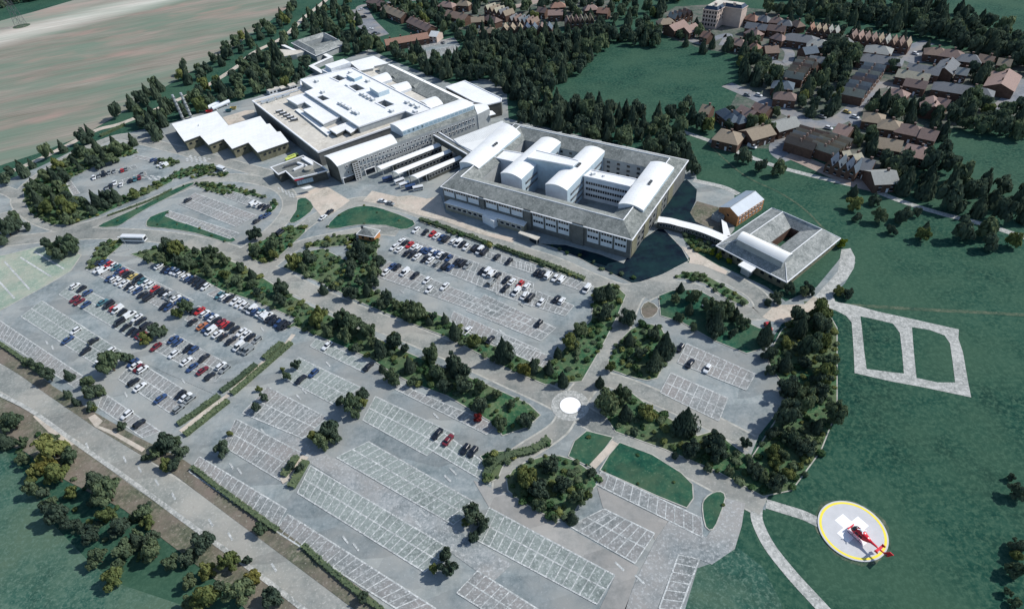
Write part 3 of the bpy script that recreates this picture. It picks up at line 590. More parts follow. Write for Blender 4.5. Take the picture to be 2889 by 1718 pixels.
car_row('c0', T('c0', '655,22,w 712,48,k 765,80,b 895,165,t 950,188,k 996,215,r 1028,228,w 1065,252,k 1135,275,w 1195,300,w 1230,325,k 1277,370,k 1512,488,b 1552,512,b 1640,568,k 1688,580,b 1780,648,k 1928,718,w 1962,742,g'), (640, -5), (1410, 395), 'the fourth row, '+LL, 'left end')
car_row('c0', T('c0', '655,135,R 692,158,R 750,185,b 1040,342,k 1098,380,k 1146,418,k 1190,432,k 1228,450,R 1255,462,o 1360,552,R 1515,618,w 1625,680,w 1675,732,b 1765,760,R 1830,808,k'), (515, 95), (1215, 520), 'the fifth row, '+LL, 'left end')
car_row('c0', T('c0', '660,412,w 815,500,k 960,592,w 1160,690,b 1185,715,w 1212,738,R 1245,748,w 1575,968,k 1620,990,w 1655,1005,g'), (365, 150), (1060, 590), 'the sixth row, '+LL, 'left end')
car_row('c0', T('c0', '592,492,b 745,588,k 900,672,w 1165,858,k 1220,902,w 1400,1002,b 1560,1090,g'), (185, 290), (850, 715), 'the seventh row, '+LL, 'left end')
car_row('c0', T('c0', '1108,1142,w 1215,1220,k'), (905, 955), (1400, 1290), 'the sparse roadside row, '+LL, 'left end')
car_row('c1', T('c1', '690,542,w 1050,722,k'), (600, 480), (1090, 715), 'the row below the trees', 'hedge end')
car_row('c1', T('c1', '572,780,b 460,835,k 1650,1310,k 1745,1362,R')+T('d1', '1893,88,k 1960,110,k'), (440, 645), (980, 905), 'the emptiest lower row', 'hedge end')
car_row('b1', T('b1', '1465,770,w 1545,792,k 1608,805,r 1648,822,w 1688,838,b 1728,850,k 1790,870,w 1833,884,w 1868,895,k 1903,920,w 1980,930,k 2022,950,w 2062,962,k 2170,1005,k 2275,1045,k') + T('b2', '358,1138,k 398,1152,k 455,1166,w 515,1190,w 572,1202,w 790,1285,w'), (1460, 750), (2473, 1085), 'the hospital-side row, '+RL, 'left end')
car_row('b1', T('b1', '1338,868,w 1372,882,k 1410,900,r 1452,918,w 1490,932,w 1528,946,b 1568,952,b 1605,970,w 1643,976,b 1676,988,w 1708,1000,k 1752,1016,b 1820,1050,k 1872,1062,k 1912,1078,g 2040,1130,k 2082,1140,w 2128,1152,w 2175,1166,k 2250,1205,k 2300,1222,w 2375,1242,r 2430,1262,w') + T('c2', '525,135,k 572,152,w'), (1350, 825), (2490, 1235), 'the second row, '+RL, 'left end')
car_row('b1', T('b1', '1275,920,w 1320,940,w 1388,970,k 1430,986,k 1475,1002,w 1545,1022,k 1590,1032,w 1650,1060,g 1722,1086,k 1764,1098,b 2125,1225,g 2240,1280,k 2340,1310,w 2410,1342,w 2452,1366,k') + T('c2', '175,75,w 250,110,w 300,122,k 390,165,w'), (1230, 945), (2473, 1440), 'the third row, '+RL, 'left end')
car_row('b1', T('b1', '1200,1140,w 1255,1090,b 1300,1095,k 1370,1140,w 1455,1166,k 1560,1210,w 1715,1262,w 1580,1290,w') + T('c2', '370,350,k'), (1230, 1045), (2473, 1560), 'the fourth row, '+RL, 'left end')
car_row('c1', T('c1', '1910,412,w 2110,490,k'), (1790, 245), (2560, 590), 'the tree-belt row, '+RL, 'left end')
car_row('c2', T('c2', '1605,560,k 1690,695,k 1842,742,w'), (1660, 525), (2260, 790), 'the small tree-ringed car park', 'left end')
car_row('b0', T('b0', '2213,540,w 2246,552,w 2282,562,k 2318,575,k'), (1950, 480), (2300, 610), 'the far row, round-ended car park', 'left end')
car_row('b0', T('b0', '2290,655,b 2330,640,b 2240,692,k 1640,510,k'), (1700, 450), (2240, 645), 'the middle bays, round-ended car park', 'left end')
car_row('b0', T('b0', '1065,250,r 820,315,w 1240,280,g 1215,315,R 1175,330,t 1135,340,k 1055,375,w 1000,360,w 862,300,g 906,286,k 952,270,g 996,258,g 1100,236,g 932,402,g 966,390,k'), (830, 300), (1180, 205), 'the car park inside the wooded island', 'left end')
car_row('b0', T('b0', '1340,160,b 1380,177,k 1400,200,w 1432,212,w'), (1330, 150), (1500, 220), 'the short row at the island entrance', 'left end')
car_row('a1', T('a1', '1520,445,r 1700,372,g'), (1460, 475), (1800, 400), 'the bays before the salmon terrace', 'left end')
car_row('a1', T('a1', '1070,255,w 1100,290,k 1130,297,g 1010,152,k 985,85,w'), (950, 100), (1150, 320), 'the yard behind the far trees', 'far end')
def lone(t, x, y, rx, ry, c, kind, label, cat='car', name='parked_car'):
    p = q(t, x, y, .6); d = q(t, x+rx, y+ry, .6)-p
    return car(p, math.atan2(d.y, d.x), c, kind, label, 'vehicles on the roads' if cat == 'car' else 'emergency vehicles', p.y < 260, cat, name)
lone('b1', 1172, 518, 60, 12, 'w', 'saloon', 'white saloon car driving past the forecourt, the one ahead')
lone('b1', 1242, 538, 60, 18, 'g', 'saloon', 'grey saloon car following the white one past the forecourt')
lone('b1', 655, 660, 30, -22, 'w', 'saloon', 'white saloon car on the bend beside the oval lawn')
lone('b1', 712, 612, 30, -22, 'k', 'saloon', 'black saloon car on the bend just ahead of the white one')
lone('b1', 282, 792, 30, -25, 'k', 'van', 'black people carrier waiting on the slip lane by the small green')
lone('c2', 1850, 205, 40, 20, 'w', 'saloon', 'white saloon car half under trees beside the turning loop')
lone('c3', 242, 375, 20, 30, 'r', 'hatchback', 'red hatchback car tucked beside a bush near the gravel path')
lone('a3', 100, 1280, 60, 20, 'w', 'van', 'white van parked by the hip-roofed house at the meadow edge')
for x_, y_, c_, l_ in ((1150, 1110, 'w', 'white hatchback outside the tan hip-roofed pair'), (1270, 1142, 'w', 'white hatchback between the tan pair and the plum roof'), (1440, 1195, 'w', 'white hatchback near the end of the close'), (1000, 1022, 'w', 'white hatchback at the street junction by the bend'),
                      (770, 1118, 'w', 'white hatchback behind the pink-tan terrace'), (160, 832, 'w', 'white hatchback on the street above the brown bungalow'), (60, 830, 'g', 'grey hatchback on the street left of the brown bungalow'), (1130, 718, 'w', 'white hatchback beside the stepped terrace'), (715, 1022, 'g', 'grey hatchback under the trees at the street bend'),
                      (930, 978, 'y', 'yellow hatchback on the street below the stepped terrace'), (1525, 470, 'w', 'white hatchback in the courtyard of the long grey roofs')):
    lone('a3', x_, y_, 40, 12, c_, 'hatchback', l_)

def long_vehicle(t, x, y, rx, ry, L, Wd, Ht, kind, name, label, cat, paint, cab='w'):
    p = q(t, x, y, Ht*.6); d = q(t, x+rx, y+ry, Ht*.6)-p; rz = math.atan2(d.y, d.x)
    root = link(name, None, None, (p.x, p.y, .12), rz, label=label, category=cat)
    b = MB(); rings = []
    for fx, k in ((-.5, .93), (-.485, 1), (.47, 1), (.5, .92)):
        w = Wd/2*k; rings.append([(fx*L, -w, .45), (fx*L, -w, Ht-.2), (fx*L, -w+.2, Ht), (fx*L, w-.2, Ht), (fx*L, w, Ht-.2), (fx*L, w, .45)])
    if kind == 'lorry':
        b2 = MB(); b2.box((L*.36, 0, 1.35), (L*.2, Wd*.94, 1.9)); link('cab', b2.mesh('cab', 'paint_'+cab), root)
        b.box((-L*.12, 0, Ht/2+.35), (L*.74, Wd, Ht-.9)); link('body', b.mesh('body', paint), root)
        g = MB(); g.box((L*.465, 0, 1.75), (.06, Wd*.8, .7)); link('windscreen', g.mesh('windscreen', 'glass'), root)
    else:
        b.loft(rings); link('body', b.mesh('body', paint), root)
        for sgn in (-1, 1):
            g = MB(); g.box((0, sgn*(Wd/2+.01), Ht*.62), (L*.9, .04, Ht*.28)); link('window', g.mesh('window', 'glass'), root)
        g = MB(); g.box((L/2, 0, Ht*.55), (.05, Wd*.84, Ht*.42)); link('windscreen', g.mesh('windscreen', 'glass'), root)
    for sx in (-.33, .33):
        for sy in (-1, 1): link('wheel', WHEEL, root, (sx*L, sy*(Wd/2-.15), .42)).scale = (1.5, 1.2, 1.5)
    return root
long_vehicle('b0', 1165, 838, 100, 2, 11.2, 2.6, 3.0, 'bus', 'bus', 'long white-roofed bus on the main road by the wedge of grass', 'bus', 'paint_w')
long_vehicle('b0', 1930, 232, 60, 22, 5.6, 2.2, 2.4, 'lorry', 'lorry', 'white box lorry stopped on the service road by the sawtooth building', 'lorry', 'paint_w')
for i_, (x_, y_, rx_, ry_, c_, l_) in enumerate(((1215, 322, 60, -16, 'b', 'blue and white ambulance alone under the first canopy end'), (1318, 342, 60, -22, 'w', 'ambulance parked deepest of the row by the canopies'), (1362, 372, 60, -20, 'w', 'white ambulance in the middle of the canopy row'), (1415, 392, 60, -16, 'b', 'blue ambulance near the right end of the canopy row'), (1482, 402, 60, -12, 'w', 'white ambulance at the right end of the canopy row'))):
    long_vehicle('b1', x_, y_, rx_, ry_, 5.0, 1.9, 2.2, 'bus', 'ambulance', l_, 'ambulance', 'paint_'+c_)
for x_, y_, l_ in ((372, 150, 'lime yellow ambulance nearest the flat-roofed annex'), (392, 132, 'lime yellow ambulance nearest the big left block wall')):
    long_vehicle('b1', x_, y_, 50, -20, 5.6, 2.2, 2.4, 'bus', 'ambulance', l_, 'ambulance', 'paint_l')

p = q('b0', 1128, 945, 0); t = thing('street_lamp', 'tall twin-headed street lamp on the grass wedge by the bus', 'lamp', p)
m = MB(); m.tube(p, p+Vector((0, 0, 7)), .11, .07); part('pole', m, 'steel', t)
for s in (-1, 1): m = MB(); m.tube(p+Vector((0, 0, 6.9)), p+Vector((s*1.1, 0, 7.2)), .05); m.box((p.x+s*1.35, p.y, 7.2), (.8, .35, .18)); part('lamp_head', m, 'white_trim', t)
# ------------------------------------------------------------------ buildings
def barrel(mb, p1, p2, p3, p4, zL, zR, bulge, z0, n=10, m_roof=0, m_wall=1, m_side=None, over=.25):
    """Curved roof across p1->p2 (near end) and p4->p3 (far end) over solid walls down to z0."""
    m_side = m_wall if m_side is None else m_side
    prof = [(k/n, lerp(zL, zR, k/n)+bulge*4*(k/n)*(1-k/n)) for k in range(n+1)]
    ax = Vector((p4[0]-p1[0], p4[1]-p1[1], 0)).normalized()*over
    at = lambda a, b, t: (lerp(a[0], b[0], t), lerp(a[1], b[1], t))
    for (t0, za), (t1, zb) in zip(prof, prof[1:]):
        a, b = at(p1, p2, t0), at(p1, p2, t1); c, d = at(p4, p3, t1), at(p4, p3, t0)
        mb.quad((a[0]-ax.x, a[1]-ax.y, za), (b[0]-ax.x, b[1]-ax.y, zb), (c[0]+ax.x, c[1]+ax.y, zb), (d[0]+ax.x, d[1]+ax.y, za), m_roof)
        mb.quad((a[0]-ax.x, a[1]-ax.y, za-.35), (b[0]-ax.x, b[1]-ax.y, zb-.35), (b[0]-ax.x, b[1]-ax.y, zb), (a[0]-ax.x, a[1]-ax.y, za), m_roof)
        mb.quad((a[0], a[1], z0), (b[0], b[1], z0), (b[0], b[1], zb-.05), (a[0], a[1], za-.05), m_wall)
        mb.quad((d[0], d[1], z0), (c[0], c[1], z0), (c[0], c[1], zb-.05), (d[0], d[1], za-.05), m_wall)
    for a, b, z in ((p1, p4, zL), (p2, p3, zR)):
        mb.quad((a[0], a[1], z0), (b[0], b[1], z0), (b[0], b[1], z-.02), (a[0], a[1], z-.02), m_side)
        mb.quad((a[0]-ax.x, a[1]-ax.y, z-.35), (b[0]+ax.x, b[1]+ax.y, z-.35), (b[0]+ax.x, b[1]+ax.y, z), (a[0]-ax.x, a[1]-ax.y, z), m_roof)
WINM = {}
def windows(parent, a, b, z, n, w, h, name='window', mat='glass', t0=0.0, t1=1.0, out=.05, right=True, frame=None):
    """n windows, each an object, spread along wall a->b (out: on its right-hand side)."""
    a = Vector((a[0], a[1], 0)); b = Vector((b[0], b[1], 0)); d = (b-a).normalized(); nr = Vector((d.y, -d.x, 0))*(1 if right else -1)
    key = (round(w, 2), round(h, 2), name, mat)
    if key not in WINM:
        m = MB(); m.box((0, 0, 0), (w, .10, h)); mats = [mat]
        if frame:
            for s in (-1, 1): m.box((0, 0, s*(h/2+.06)), (w+.24, .16, .12), 0, 1); m.box((s*(w/2+.06), 0, 0), (.12, .16, h), 0, 1)
            mats.append(frame)
        if w > 2.2:                                     # mullions of a strip window
            k = int(w/1.1)
            for i in range(1, k): m.box((-w/2+w*i/k, 0, 0), (.16, .17, h), 0, len(mats))
            mats.append('white_trim')
        WINM[key] = m.mesh(name, mats)
    for i in range(n):
        t = lerp(t0, t1, (i+.5)/n); p = lerp(a, b, t)+nr*out
        link(name, WINM[key], parent, (p.x-ORG[parent.name].x, p.y-ORG[parent.name].y, z-ORG[parent.name].z), math.atan2(d.y, d.x))
def panels(parent, a, b, z0, z1, ts, name='panel', mat='white_wall', out=.12, right=True):
    a = Vector((a[0], a[1], 0)); b = Vector((b[0], b[1], 0)); d = (b-a).normalized(); nr = Vector((d.y, -d.x, 0))*(1 if right else -1)
    for t0, t1 in ts:
        m = MB(); c = lerp(a, b, (t0+t1)/2)+nr*out; m.box((c.x, c.y, (z0+z1)/2), ((b-a).length*(t1-t0), .2, z1-z0), math.atan2(d.y, d.x)); part(name, m, mat, parent)
def ring_roof(mb, O, I, zE, zR, zI, m=0, t=.5):
    Rg = [lerp(Vector((o[0], o[1], 0)), Vector((i[0], i[1], 0)), t) for o, i in zip(O, I)]
    for k in range(len(O)):
        j = (k+1) % len(O); z = lambda p, h: (p[0], p[1], h)
        mb.quad(z(O[k], zE), z(O[j], zE), z(Rg[j], zR), z(Rg[k], zR), m); mb.quad(z(Rg[k], zR), z(Rg[j], zR), z(I[j], zI), z(I[k], zI), m)
def inset(P, w):
    P = [Vector((p[0], p[1], 0)) for p in P]; n = len(P); out = []
    s = 1 if ccw(P)[0] == P[0] and ccw(P)[1] == P[1] else -1
    for i in range(n):
        d1 = (P[i]-P[i-1]).normalized(); d2 = (P[(i+1) % n]-P[i]).normalized()
        n1 = Vector((-d1.y, d1.x, 0))*s; n2 = Vector((-d2.y, d2.x, 0))*s; b = (n1+n2); b = b/max(.3, (1+n1.dot(n2)))
        out.append(P[i]+b*w)
    return out
def rooftop_box(parent, t, pts, z0, z1, mat='white_wall', name='plant_room', top='white_roof'):
    m = MB(); g = qs(t, pts, z1); m.prism(g, z0, z1, 0, 1); part(name, m, [mat, top], parent)
def unit(parent, t, x, y, z, sx, sy, sz, rz, mat='steel', name='rooftop_unit'):
    p = q(t, x, y, z+sz); m = MB(); m.box((p.x, p.y, z+sz/2), (sx, sy, sz), rz); m.box((p.x, p.y, z+sz+.1), (sx*.7, sy*.7, .2), rz, 1); part(name, m, [mat, 'white_trim'], parent)
def parapet(parent, pts, z, mat='white_trim', w=.5, h=.35, closed=True):
    m = MB(); g = [(p[0], p[1]) for p in pts]; m.strip(ccw(g) if closed else g, w, z+h, closed=closed)
    gi = inset(ccw(g), w/2) if closed else None
    if closed: m.walls(inset(ccw(g), -w/2), z-.3, z+h); m.walls(gi, z, z+h, 0, True)
    part('parapet', m, mat, parent)

# --- sawtooth building at the left
SAW = qs('g', [(232, 635), (905, 445), (1085, 660), (1560, 520), (1655, 640), (1700, 630), (1808, 755), (1860, 748), (1985, 905), (1520, 1065), (1380, 915), (1138, 1010), (1010, 862), (785, 950), (658, 812), (425, 900)], 5.8)
b_ = thing('workshop_building', 'long low building with white sawtooth-edged flat roof and dark walls', 'building', mid(SAW))
m = MB(); m.walls(inset(ccw(SAW), .5), 0, 5.3); part('wall', m, 'olive_wall', b_)
m = MB(); m.prism(SAW, 5.3, 5.8, 1, 0); part('roof', m, ['white_roof', 'dark_steel'], b_)
sw = qs('g', [(425, 900), (658, 812), (785, 950), (1010, 862), (1138, 1010), (1380, 915), (1520, 1065), (1985, 905)], 5.8)
for i, n in ((0, 2), (2, 2), (4, 2), (6, 5)): windows(b_, sw[i], sw[i+1], 3.4, n, 1.3, 1.0, t0=.12, t1=.9, out=-.40)
m = MB(); p0 = q('g', 640, 665, 5.8); m.tube((p0.x, p0.y, 5.8), (p0.x, p0.y, 6.6), .3); part('roof_vent', m, 'steel', b_)
for i, (x, y, tx, ty) in enumerate(((412, 580, 225, 200), (532, 548, 352, 172))):
    p = q('g', x, y, 0); hgt = 15.8; c = thing('chimney_stack', ['left one of two slender silver chimney stacks by the trees', 'right one of two slender silver chimney stacks by the trees'][i], 'chimney', p, 'boiler house chimneys')
    m = MB(); m.tube(p, p+Vector((0, 0, hgt)), .85, .7, 12); part('flue', m, 'steel', c)
    for k in range(6):
        m = MB(); z = 2.5*k+1.5; m.tube(p+Vector((0, 0, z)), p+Vector((0, 0, z+.35)), 1.1, 1.1, 12); part('band', m, 'dark_steel', c)

# --- big left hospital block
A1 = lambda pts, z: qs('a1', pts, z)
POD = A1([(40, 885), (462, 765), (462, 705), (910, 600), (985, 614), (1100, 580), (1215, 562), (1850, 868), (1960, 906), (1235, 1112), (612, 1330)], 8)
b_ = thing('hospital_block', 'largest hospital block with broad white flat roofs, light wells and rooftop plant', 'hospital', mid(POD))
m = MB(); m.walls(POD, 0, 8); part('wall', m, 'shade_wall', b_)
WELLS = [[(720, 682), (785, 655), (862, 690), (795, 716)], [(868, 756), (945, 735), (1032, 780), (945, 804)], [(1115, 900), (1190, 872), (1288, 916), (1200, 945)], [(588, 852), (650, 832), (724, 866), (650, 890)]]
m = MB(); m.poly(POD, 8); part('lower_roof', m, 'deck_roof', b_); parapet(b_, POD, 8, 'white_trim', .7, .5)
MAIN = A1([(460, 700), (910, 597), (1605, 955), (1447, 1003), (1372, 972), (968, 1108), (640, 898), (500, 808), (577, 778)], 11.6)
holes = [A1(w, 11.6) for w in WELLS]
m = MB(); m.prism(MAIN, 8, 11.6, 1, 0, holes, 8.05); part('upper_roof', m, ['white_roof', 'grey_wall'], b_)
parapet(b_, MAIN, 11.6, 'white_trim', .6, .45)
for h_ in holes:
    m = MB(); m.strip(ccw(h_), .8, 11.95, closed=True); m.walls(inset(ccw(h_), -.4), 11.5, 11.95); m.walls(inset(ccw(h_), .4), 11.5, 11.95, 0, True); part('light_well_curb', m, 'white_trim', b_)
SEC = A1([(340, 866), (500, 816), (636, 900), (800, 1022), (655, 1082), (482, 962), (562, 940), (492, 892), (428, 915)], 10.4)
m = MB(); m.prism(SEC, 8, 10.4, 1, 0); part('wing_roof', m, ['white_roof', 'grey_wall'], b_); parapet(b_, SEC, 10.4, 'white_trim', .5, .35)
THI = A1([(710, 1130), (880, 1068), (962, 1112), (893, 1158), (848, 1128), (770, 1168)], 10.2)
m = MB(); m.prism(THI, 8, 10.2, 1, 0); part('wing_roof', m, ['white_roof', 'dark_wall'], b_); parapet(b_, THI, 10.2, 'white_trim', .5, .35)
m = MB(); m.prism(A1([(408, 958), (440, 948), (728, 1158), (692, 1182)], 8.9), 8, 8.9, 1, 0); part('ledge_roof', m, ['white_roof', 'grey_wall'], b_)
NR = A1([(885, 543), (1095, 489), (1226, 553), (1100, 580), (1088, 598), (975, 620)], 9.5)
m = MB(); m.prism(NR, 0, 9.5, 1, 0); part('rear_roof', m, ['white_roof', 'grey_wall'], b_)
rooftop_box(b_, 'a1', [(668, 567), (835, 515), (893, 545), (722, 600)], 0, 10.8, 'white_wall', 'rear_block')
rooftop_box(b_, 'a1', [(640, 612), (740, 590), (790, 612), (700, 640)], 0, 8.6, 'white_wall', 'rear_block')
RB = A1([(1726, 762), (1890, 708), (2210, 862), (2205, 888), (2092, 916), (1975, 892)], 8.2)
m = MB(); m.prism(RB, 0, 8.2, 1, 0); part('side_roof', m, ['white_roof', 'dark_wall'], b_); parapet(b_, RB, 8.2, 'white_trim', .5, .3)
for (p1, p2, p3, p4) in ([(1050, 672), (1150, 716), (1252, 684), (1190, 625)], [(1222, 742), (1315, 798), (1422, 757), (1366, 705)], [(1485, 876), (1588, 937), (1697, 897), (1610, 835)]):
    g = A1([p1, p2, p3, p4], 10.3); m = MB(); barrel(m, *g, 9.6, 9.6, 1.5, 0, 10, 0, 1); part('vault_roof', m, ['white_roof', 'white_wall'], b_)
rl = A1([(1215, 564), (1850, 870)], 10.8); d_ = (rl[1]-rl[0]).normalized(); n_ = Vector((-d_.y, d_.x, 0)); n_ = n_ if n_.x > 0 else -n_
m = MB(); z_ = lambda p, h: (p.x, p.y, h)
for a, b in ((rl[0], rl[1]),):
    m.quad(z_(a-n_*8.5, 8.3), z_(b-n_*8.5, 8.3), z_(b, 10.8), z_(a, 10.8), 0); m.quad(z_(a, 10.8), z_(b, 10.8), z_(b+n_*3.2, 9.8), z_(a+n_*3.2, 9.8), 1)
    m.quad(z_(a+n_*3.2, 0), z_(b+n_*3.2, 0), z_(b+n_*3.2, 9.8), z_(a+n_*3.2, 9.8), 2); m.tri(z_(b, 10.8), z_(b-n_*8.5, 8.3), z_(b-n_*.1, 8.0), 2)
part('slate_roof', m, ['slate', 'white_roof', 'grey_wall'], b_)
for x, y in ((1330, 650), (1505, 735), (1200, 590)):
    p = q('a1', x, y, 9.2); m = MB(); a = p+n_*3; b = p-n_*5.5
    m.tri(z_(a, 10.7), z_(b-d_*4+n_*0, 8.4), z_(b, 9.9)); m.tri(z_(a, 10.7), z_(b, 9.9), z_(b+d_*4, 8.4)); part('roof_gable', m, 'slate', b_)
rooftop_box(b_, 'a1', [(855, 655), (925, 628), (992, 662), (925, 690)], 11.6, 13.4, 'pale_glass'); rooftop_box(b_, 'a1', [(1058, 762), (1150, 735), (1228, 780), (1135, 812)], 11.6, 14.2, 'clerestory')
rooftop_box(b_, 'a1', [(845, 735), (905, 712), (925, 722), (868, 748)], 11.6, 12.4)
ang_ = math.atan2(*(q('a1', 968, 1108, 11)-q('a1', 640, 898, 11)).yx)
for x, y in ((990, 815), (1020, 830), (1050, 847), (1085, 862), (800, 895), (828, 910), (855, 925), (880, 938), (920, 970), (950, 982), (1385, 885), (1430, 905), (1475, 925), (1250, 960), (1042, 700), (648, 797), (595, 702), (1455, 968), (890, 628)): unit(b_, 'a1', x, y, 11.6, 3.0, 1.9, 1.0, ang_)
for k in range(5): unit(b_, 'a1', 270+k*32, 965+k*18, 8, 4.2, 1.1, 1.3, ang_+1.2, 'dark_steel', 'chiller')
m = MB()
for a, b in (((60, 900), (460, 780)), ((110, 890), (440, 790))):
    A_, B_ = q('a1', *a, 8.4), q('a1', *b, 8.4); m.tube(A_, B_, .35)
for x, y in ((200, 880), (280, 850), (330, 835), (150, 890)): p = q('a1', x, y, 8.6); m.box((p.x, p.y, 8.6), (4.5, 1.4, .9), ang_+1.57)
part('pipework', m, 'steel', b_)
# --- curved-roof wing facing the canopies
nl, nr_ = q('f', 78, 728, 11.8), q('f', 278, 898, 10.1); fr, fl = q('f', 1165, 548, 10.1), q('f', 1047, 408, 11.8)
e1 = q('a1', 2000, 1000, 10.1)
b_ = thing('hospital_wing', 'long hospital wing with white curved roof stepping up to a glazed upper vault', 'hospital', (nl+e1)/2)
m = MB(); barrel(m, nl, nr_, fr, fl, 11.3, 10.1, 1.4, 0, 12, 0, 1, 2); part('vault_roof', m, ['white_roof', 'dark_wall', 'grey_wall'], b_)
u = A1([(1238, 1085), (1345, 1140), (1967, 912), (1850, 868)], 13.8)
m = MB(); barrel(m, *u, 14.0, 13.4, 1.0, 8, 12, 0, 1, 2); part('upper_vault_roof', m, ['white_roof', 'white_wall', 'clerestory'], b_)
foot = [fr, e1, q('a1', 1900, 950, 10.1), q('a1', 1245, 1112, 10.1), fl]
m = MB(); m.walls(foot, 0, 10.1, 1)
c0, c1 = Vector((u[1].x, u[1].y, 0)), Vector((u[2].x, u[2].y, 0))
m.poly(foot, 10.08, 0); m.quad(z_(fr, 10.1), z_(e1, 10.1), z_(c1, 10.9), z_(c0, 10.9), 0); part('lean_to_roof', m, ['slate', 'grey_wall'], b_)
EB = A1([(1967, 912), (2080, 905), (2106, 950), (2000, 1002)], 10.1); m = MB(); m.prism(EB, 0, 10.2, 1, 0); part('end_block', m, ['white_roof', 'grey_wall'], b_)
m = MB(); m.prism(A1([(2095, 965), (2130, 968), (2160, 995), (2105, 1010)], 7), 6.7, 7, 0); part('entrance_canopy', m, 'white_roof', b_)
for z in (8.3, 5.2): windows(b_, nr_, e1, z, 34, .9, 1.1, t0=.04, t1=.98, frame='white_trim')
windows(b_, c0, c1, 12.3, 16, 3.2, 1.2, 'clerestory_window', 'pale_glass', .02, .98)
d_ = (e1-nr_); d_.z = 0; d_.normalize(); n_ = Vector((d_.y, -d_.x, 0)); st = q('f', 560, 960, 5); rz_ = math.atan2(d_.y, d_.x)
t_ = (st-nr_).dot(d_); p = Vector((nr_.x, nr_.y, 0))+d_*t_+n_*.9
m = MB(); m.box((p.x, p.y, 4.8), (3.0, 1.8, 9.6), rz_); part('stair_tower', m, 'dark_wall', b_)
m = MB()
for k in range(9): m.box((p.x+n_.x*.92, p.y+n_.y*.92, .5+k*1.1), (3.1, .14, .16), rz_)
for k in (-1.45, 0, 1.45): m.box((p.x+n_.x*.93+d_.x*k, p.y+n_.y*.93+d_.y*k, 4.8), (.16, .12, 9.6), rz_)
part('stair_frame', m, 'white_trim', b_)
for t_, w in ((4.2, 6.5), (15.5, 5.0)):
    p = Vector((nr_.x, nr_.y, 0))+d_*t_+n_*.06; m = MB(); m.box((p.x, p.y, 1.5), (w, .1, 3), rz_); m.box((p.x, p.y, 3.1), (w+.6, .5, .25), rz_, 1)
    for s in (-1, 1): m.box((p.x+d_.x*s*(w/2+.15), p.y+d_.y*s*(w/2+.15), 1.5), (.3, .5, 3), rz_, 1)
    part('entrance', m, ['glass', 'white_trim'], b_)
# --- three long canopies
for i, (a, b, c, d, l_) in enumerate((((838, 905), (925, 940), (1840, 582), (1772, 545), 'long white arched canopy roof nearest the curved-roof wing'), ((1075, 980), (1182, 1006), (2005, 667), (1945, 640), 'long white arched canopy roof, middle of three'), ((1335, 1045), (1470, 1072), (2165, 762), (2105, 735), 'long white arched canopy roof nearest the quadrangle block'))):
    g = qs('f', [a, b, c, d], 4.6); t = thing('ambulance_canopy', l_, 'canopy', mid(g), 'ambulance bay canopies')
    m = MB(); n = 8
    for k in range(n):
        zz = lambda s: 4.4+.8*4*s*(1-s)
        for dz, mi in ((0, 0),):
            A_, B_ = lerp(g[0], g[1], k/n), lerp(g[0], g[1], (k+1)/n); C_, D_ = lerp(g[3], g[2], (k+1)/n), lerp(g[3], g[2], k/n)
            m.quad(z_(A_, zz(k/n)), z_(B_, zz((k+1)/n)), z_(C_, zz((k+1)/n)), z_(D_, zz(k/n)))
            m.quad(z_(A_, zz(k/n)-.3), z_(B_, zz((k+1)/n)-.3), z_(C_, zz((k+1)/n)-.3), z_(D_, zz(k/n)-.3)); m.quad(z_(A_, zz(k/n)-.3), z_(B_, zz((k+1)/n)-.3), z_(B_, zz((k+1)/n)), z_(A_, zz(k/n)))
    for A_, B_ in ((g[0], g[3]), (g[1], g[2])): m.quad(z_(A_, 4.1), z_(B_, 4.1), z_(B_, 4.4), z_(A_, 4.4))
    part('roof', m, 'white_roof', t)
    lo = [lerp(g[0], g[3], .22), lerp(g[1], g[2], .22), g[2], g[3]]
    m = MB(); m.walls(inset(ccw(lo), .35), 0, 4.2); part('wall', m, 'dark_wall', t)
    windows(t, lo[1], lo[2], 2.4, 12, 1.5, 1.4, t0=.02, t1=.98, out=-.28, frame='steel')
    for s in (.02, .18):
        for A_, B_ in ((g[0], g[3]), (g[1], g[2])):
            P_ = lerp(A_, B_, s); m = MB(); m.tube(z_(P_, 0), z_(P_, 4.3), .16); part('post', m, 'steel', t)
    m = MB(); side = lerp(g[0], g[3], .3), g[3]; dd = (g[0]-g[1]); dd.z = 0; dd = dd.normalized()*3.4
    m.quad(z_(side[0]-dd*0, 2.4), z_(side[1]-dd*0, 2.4), z_(side[1]+dd, 2.2), z_(side[0]+dd, 2.2)); part('infill_roof', m, 'dark_flat_roof', t)
# --- link bridge and corrugated hall
g = qs('f', [(1712, 425), (1800, 392), (2292, 690), (2215, 716)], 8.6)
t = thing('link_bridge', 'covered link bridge with white parapets joining the wing to the quadrangle block', 'bridge', mid(g))
m = MB(); m.prism(g, 4.8, 8.2, 1, 0); part('deck', m, ['dark_flat_roof', 'dark_wall'], t)
for a, b in ((g[0], g[3]), (g[1], g[2])):
    m = MB(); dd = (b-a).normalized(); m.box(((a+b)/2)[:2]+(8.45,), ((b-a).length, .55, .5), math.atan2(dd.y, dd.x)); part('parapet', m, 'white_trim', t)
g = A1([(1792, 1215), (2215, 1055), (2262, 1120), (2340, 1150), (1960, 1318), (1845, 1262)], 9)
t = thing('corrugated_hall', 'hall with pale ribbed metal roof behind the link bridge', 'hospital', mid(g))
m = MB(); m.walls(g, 0, 8.7); part('wall', m, 'grey_wall', t)
m = MB(); m.poly(g, 9.0); m.walls(g, 8.6, 9.0)
a_, b2_ = g[0], g[5]; c_, d2_ = g[1], g[3]
